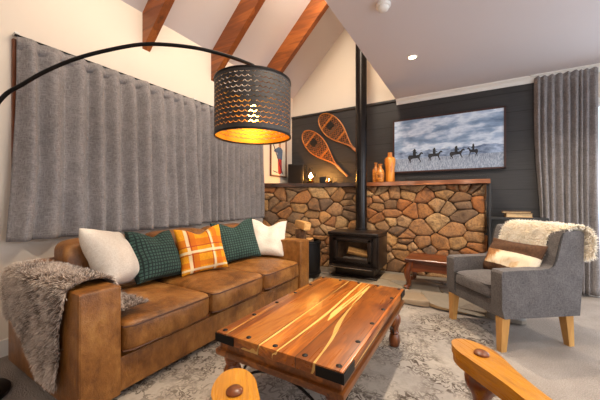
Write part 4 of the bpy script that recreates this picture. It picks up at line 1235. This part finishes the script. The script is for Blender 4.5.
# ------------------------------------------------------------------ foreground wooden armchair (local front +y)
fa = radians(44)
wc = thing('wooden_armchair', 'honey pine armchair in front, its two arm ends pointing at the table', 'armchair', (-.21, .71, RZ), fa)
AZ = .61; HWD = .335
def spoon(side):
    """arm outline in x,y (front end at y=+.09), centre at x=0"""
    R_ = [(.0, .092), (.019, .087), (.034, .072), (.046, .045), (.051, .015), (.048, -.025), (.038, -.075), (.031, -.13), (.030, -.20), (.032, -.30), (.036, -.42), (.036, -.55)]
    L_ = [(-a, b) for a, b in reversed(R_[1:])]
    pts = catmull([(a, b, 0) for a, b in L_+R_], 3)
    return [(p.x, p.y) for p in pts]
for s in (-1, 1):
    bm = bm_new(); x0 = s*HWD
    prism(bm, [(x0+a+s*min(b, 0)*.19, b) for a, b in spoon(s)], AZ-.024, AZ); bevel_all(bm, .007, 2, 40)
    ar = obj('arm', bm, M['honey'], wc, angle=35)
    bm = bm_new(); prism(bm, [(x0+a*.95+s*min(b, 0)*.19, b*.97-.002) for a, b in spoon(s)], AZ-.046, AZ-.0235); bevel_all(bm, .006, 2, 40)
    obj('arm_moulding', bm, M['honey'], ar, angle=35)
    bm = bm_new(); lathe(bm, [(.019, AZ-.004), (.019, AZ+.004), (.015, AZ+.008), (0, AZ+.010)], 20, (x0, 0, 0)); obj('peg', bm, M['peg'], ar, angle=40)
    bm = bm_new(); lathe(bm, [(.022, 0), (.03, .02), (.026, .06), (.034, .12), (.028, .2), (.032, .3), (.036, .36), (.036, .42), (.028, .44), (.034, .455), (.02, .475), (.026, .5), (.04, .525), (.042, .545), (.03, .56), (.024, AZ-.046)], 20, (x0, 0, 0))
    obj('front_leg', bm, M['honey_dark'], wc, angle=45)
    bm = bm_new(); tube(bm, [(s*.23, -.50, 0), (s*.23, -.50, .42), (s*.235, -.545, .62), (s*.235, -.60, .80)], [.022, .028, .026, .02], 12); obj('rear_leg', bm, M['honey_dark'], wc)
bm = bm_new(); prism(bm, [(-.31, .03), (.31, .03), (.24, -.52), (-.24, -.52)], .36, .40); bevel_all(bm, .01, 2); obj('seat', bm, M['honey'], wc, angle=30)
bm = bm_new(); superbox(bm, (0, -.24, .435), (.46, .50, .08), 6, 8, (0, 0, .02)); obj('seat_cushion', bm, M['bookbrown'], wc)
bm = bm_new(); box(bm, (0, -.585, .74), (.48, .024, .10), .01, 2, Matrix.Rotation(.25, 3, 'X')); obj('top_rail', bm, M['honey'], wc, angle=30)
for k in range(4):
    bm = bm_new(); x = -.18+k*.12; tube(bm, [(x, -.50, .40), (x, -.545, .6), (x, -.575, .70)], .011, 8); obj('spindle', bm, M['honey_dark'], wc)

# ------------------------------------------------------------------ lights
def area(name, loc, target, sx, sy, power, col):
    l = bpy.data.lights.new(name, 'AREA'); l.shape = 'RECTANGLE'; l.size = sx; l.size_y = sy; l.energy = power; l.color = col
    o = bpy.data.objects.new(name, l); COL.objects.link(o); o.location = loc
    o.rotation_euler = (Vector(target)-Vector(loc)).to_track_quat('-Z', 'Y').to_euler(); return o
def point(name, loc, power, col, r=.03):
    l = bpy.data.lights.new(name, 'POINT'); l.energy = power; l.color = col; l.shadow_soft_size = r
    o = bpy.data.objects.new(name, l); COL.objects.link(o); o.location = loc; return o
def spot(name, loc, power, col, ang, blend=.6, r=.05):
    l = bpy.data.lights.new(name, 'SPOT'); l.energy = power; l.color = col; l.spot_size = radians(ang); l.spot_blend = blend; l.shadow_soft_size = r
    o = bpy.data.objects.new(name, l); COL.objects.link(o); o.location = loc; return o
warm = (1, .78, .52); warm2 = (1, .84, .64); day = (.86, .93, 1)
area('daylight_window_right', (XR-.05, 1.8, 1.25), (-1, 1.8, .9), 3.1, 1.9, 48, day)
area('daylight_door', (1.75, YB-.06, 1.1), (1.4, 1.5, .6), 1.2, 2.0, 24, day)
area('fill_rear', (.6, YF+.1, 1.5), (-.6, 2.5, 1.2), 3.5, 1.8, 50, (1, .94, .88))  # added fill behind the camera; the solid rear wall lets no daylight in
spot('ceiling_spot', (-.49, 3.08, ZC-.02), 145, warm2, 130)
spot('ceiling_spot', (-.49, 1.3, ZC-.02), 125, warm2, 135)  # this spot and the next two are added out of view, without fittings
spot('ceiling_spot', (.9, 1.3, ZC-.02), 70, warm2, 130)
spot('ceiling_spot', (.9, 3.08, ZC-.02), 70, warm2, 130)
area('vault_light', (XE-.08, 2.2, 3.6), (-2.6, 2.6, 2.7), 3.0, .9, 85, warm2)
area('vault_light', (-1.15, 2.6, 4.1), (-1.7, 4.33, 2.9), .8, .6, 60, (1, .86, .68))  # second unseen lamp in the vault, added to brighten the gable

w = bpy.data.worlds.new('sky'); SC.world = w; w.use_nodes = True
bg = w.node_tree.nodes['Background']; bg.inputs[0].default_value = (.75, .85, 1, 1); bg.inputs[1].default_value = 1.6

# ------------------------------------------------------------------ camera
cam = bpy.data.cameras.new('camera'); cam.sensor_width = 36; cam.lens = 286/600*36; cam.clip_start = .02
co = bpy.data.objects.new('camera', cam); COL.objects.link(co)
co.location = (0, 0, 1.05); co.rotation_euler = (pi/2, 0, radians(30.5))
SC.camera = co
SC.view_settings.view_transform = 'Standard'; SC.view_settings.look = 'None'; SC.view_settings.gamma = 1
SC.view_settings.use_curve_mapping = False
SC.view_settings.exposure = 0.0
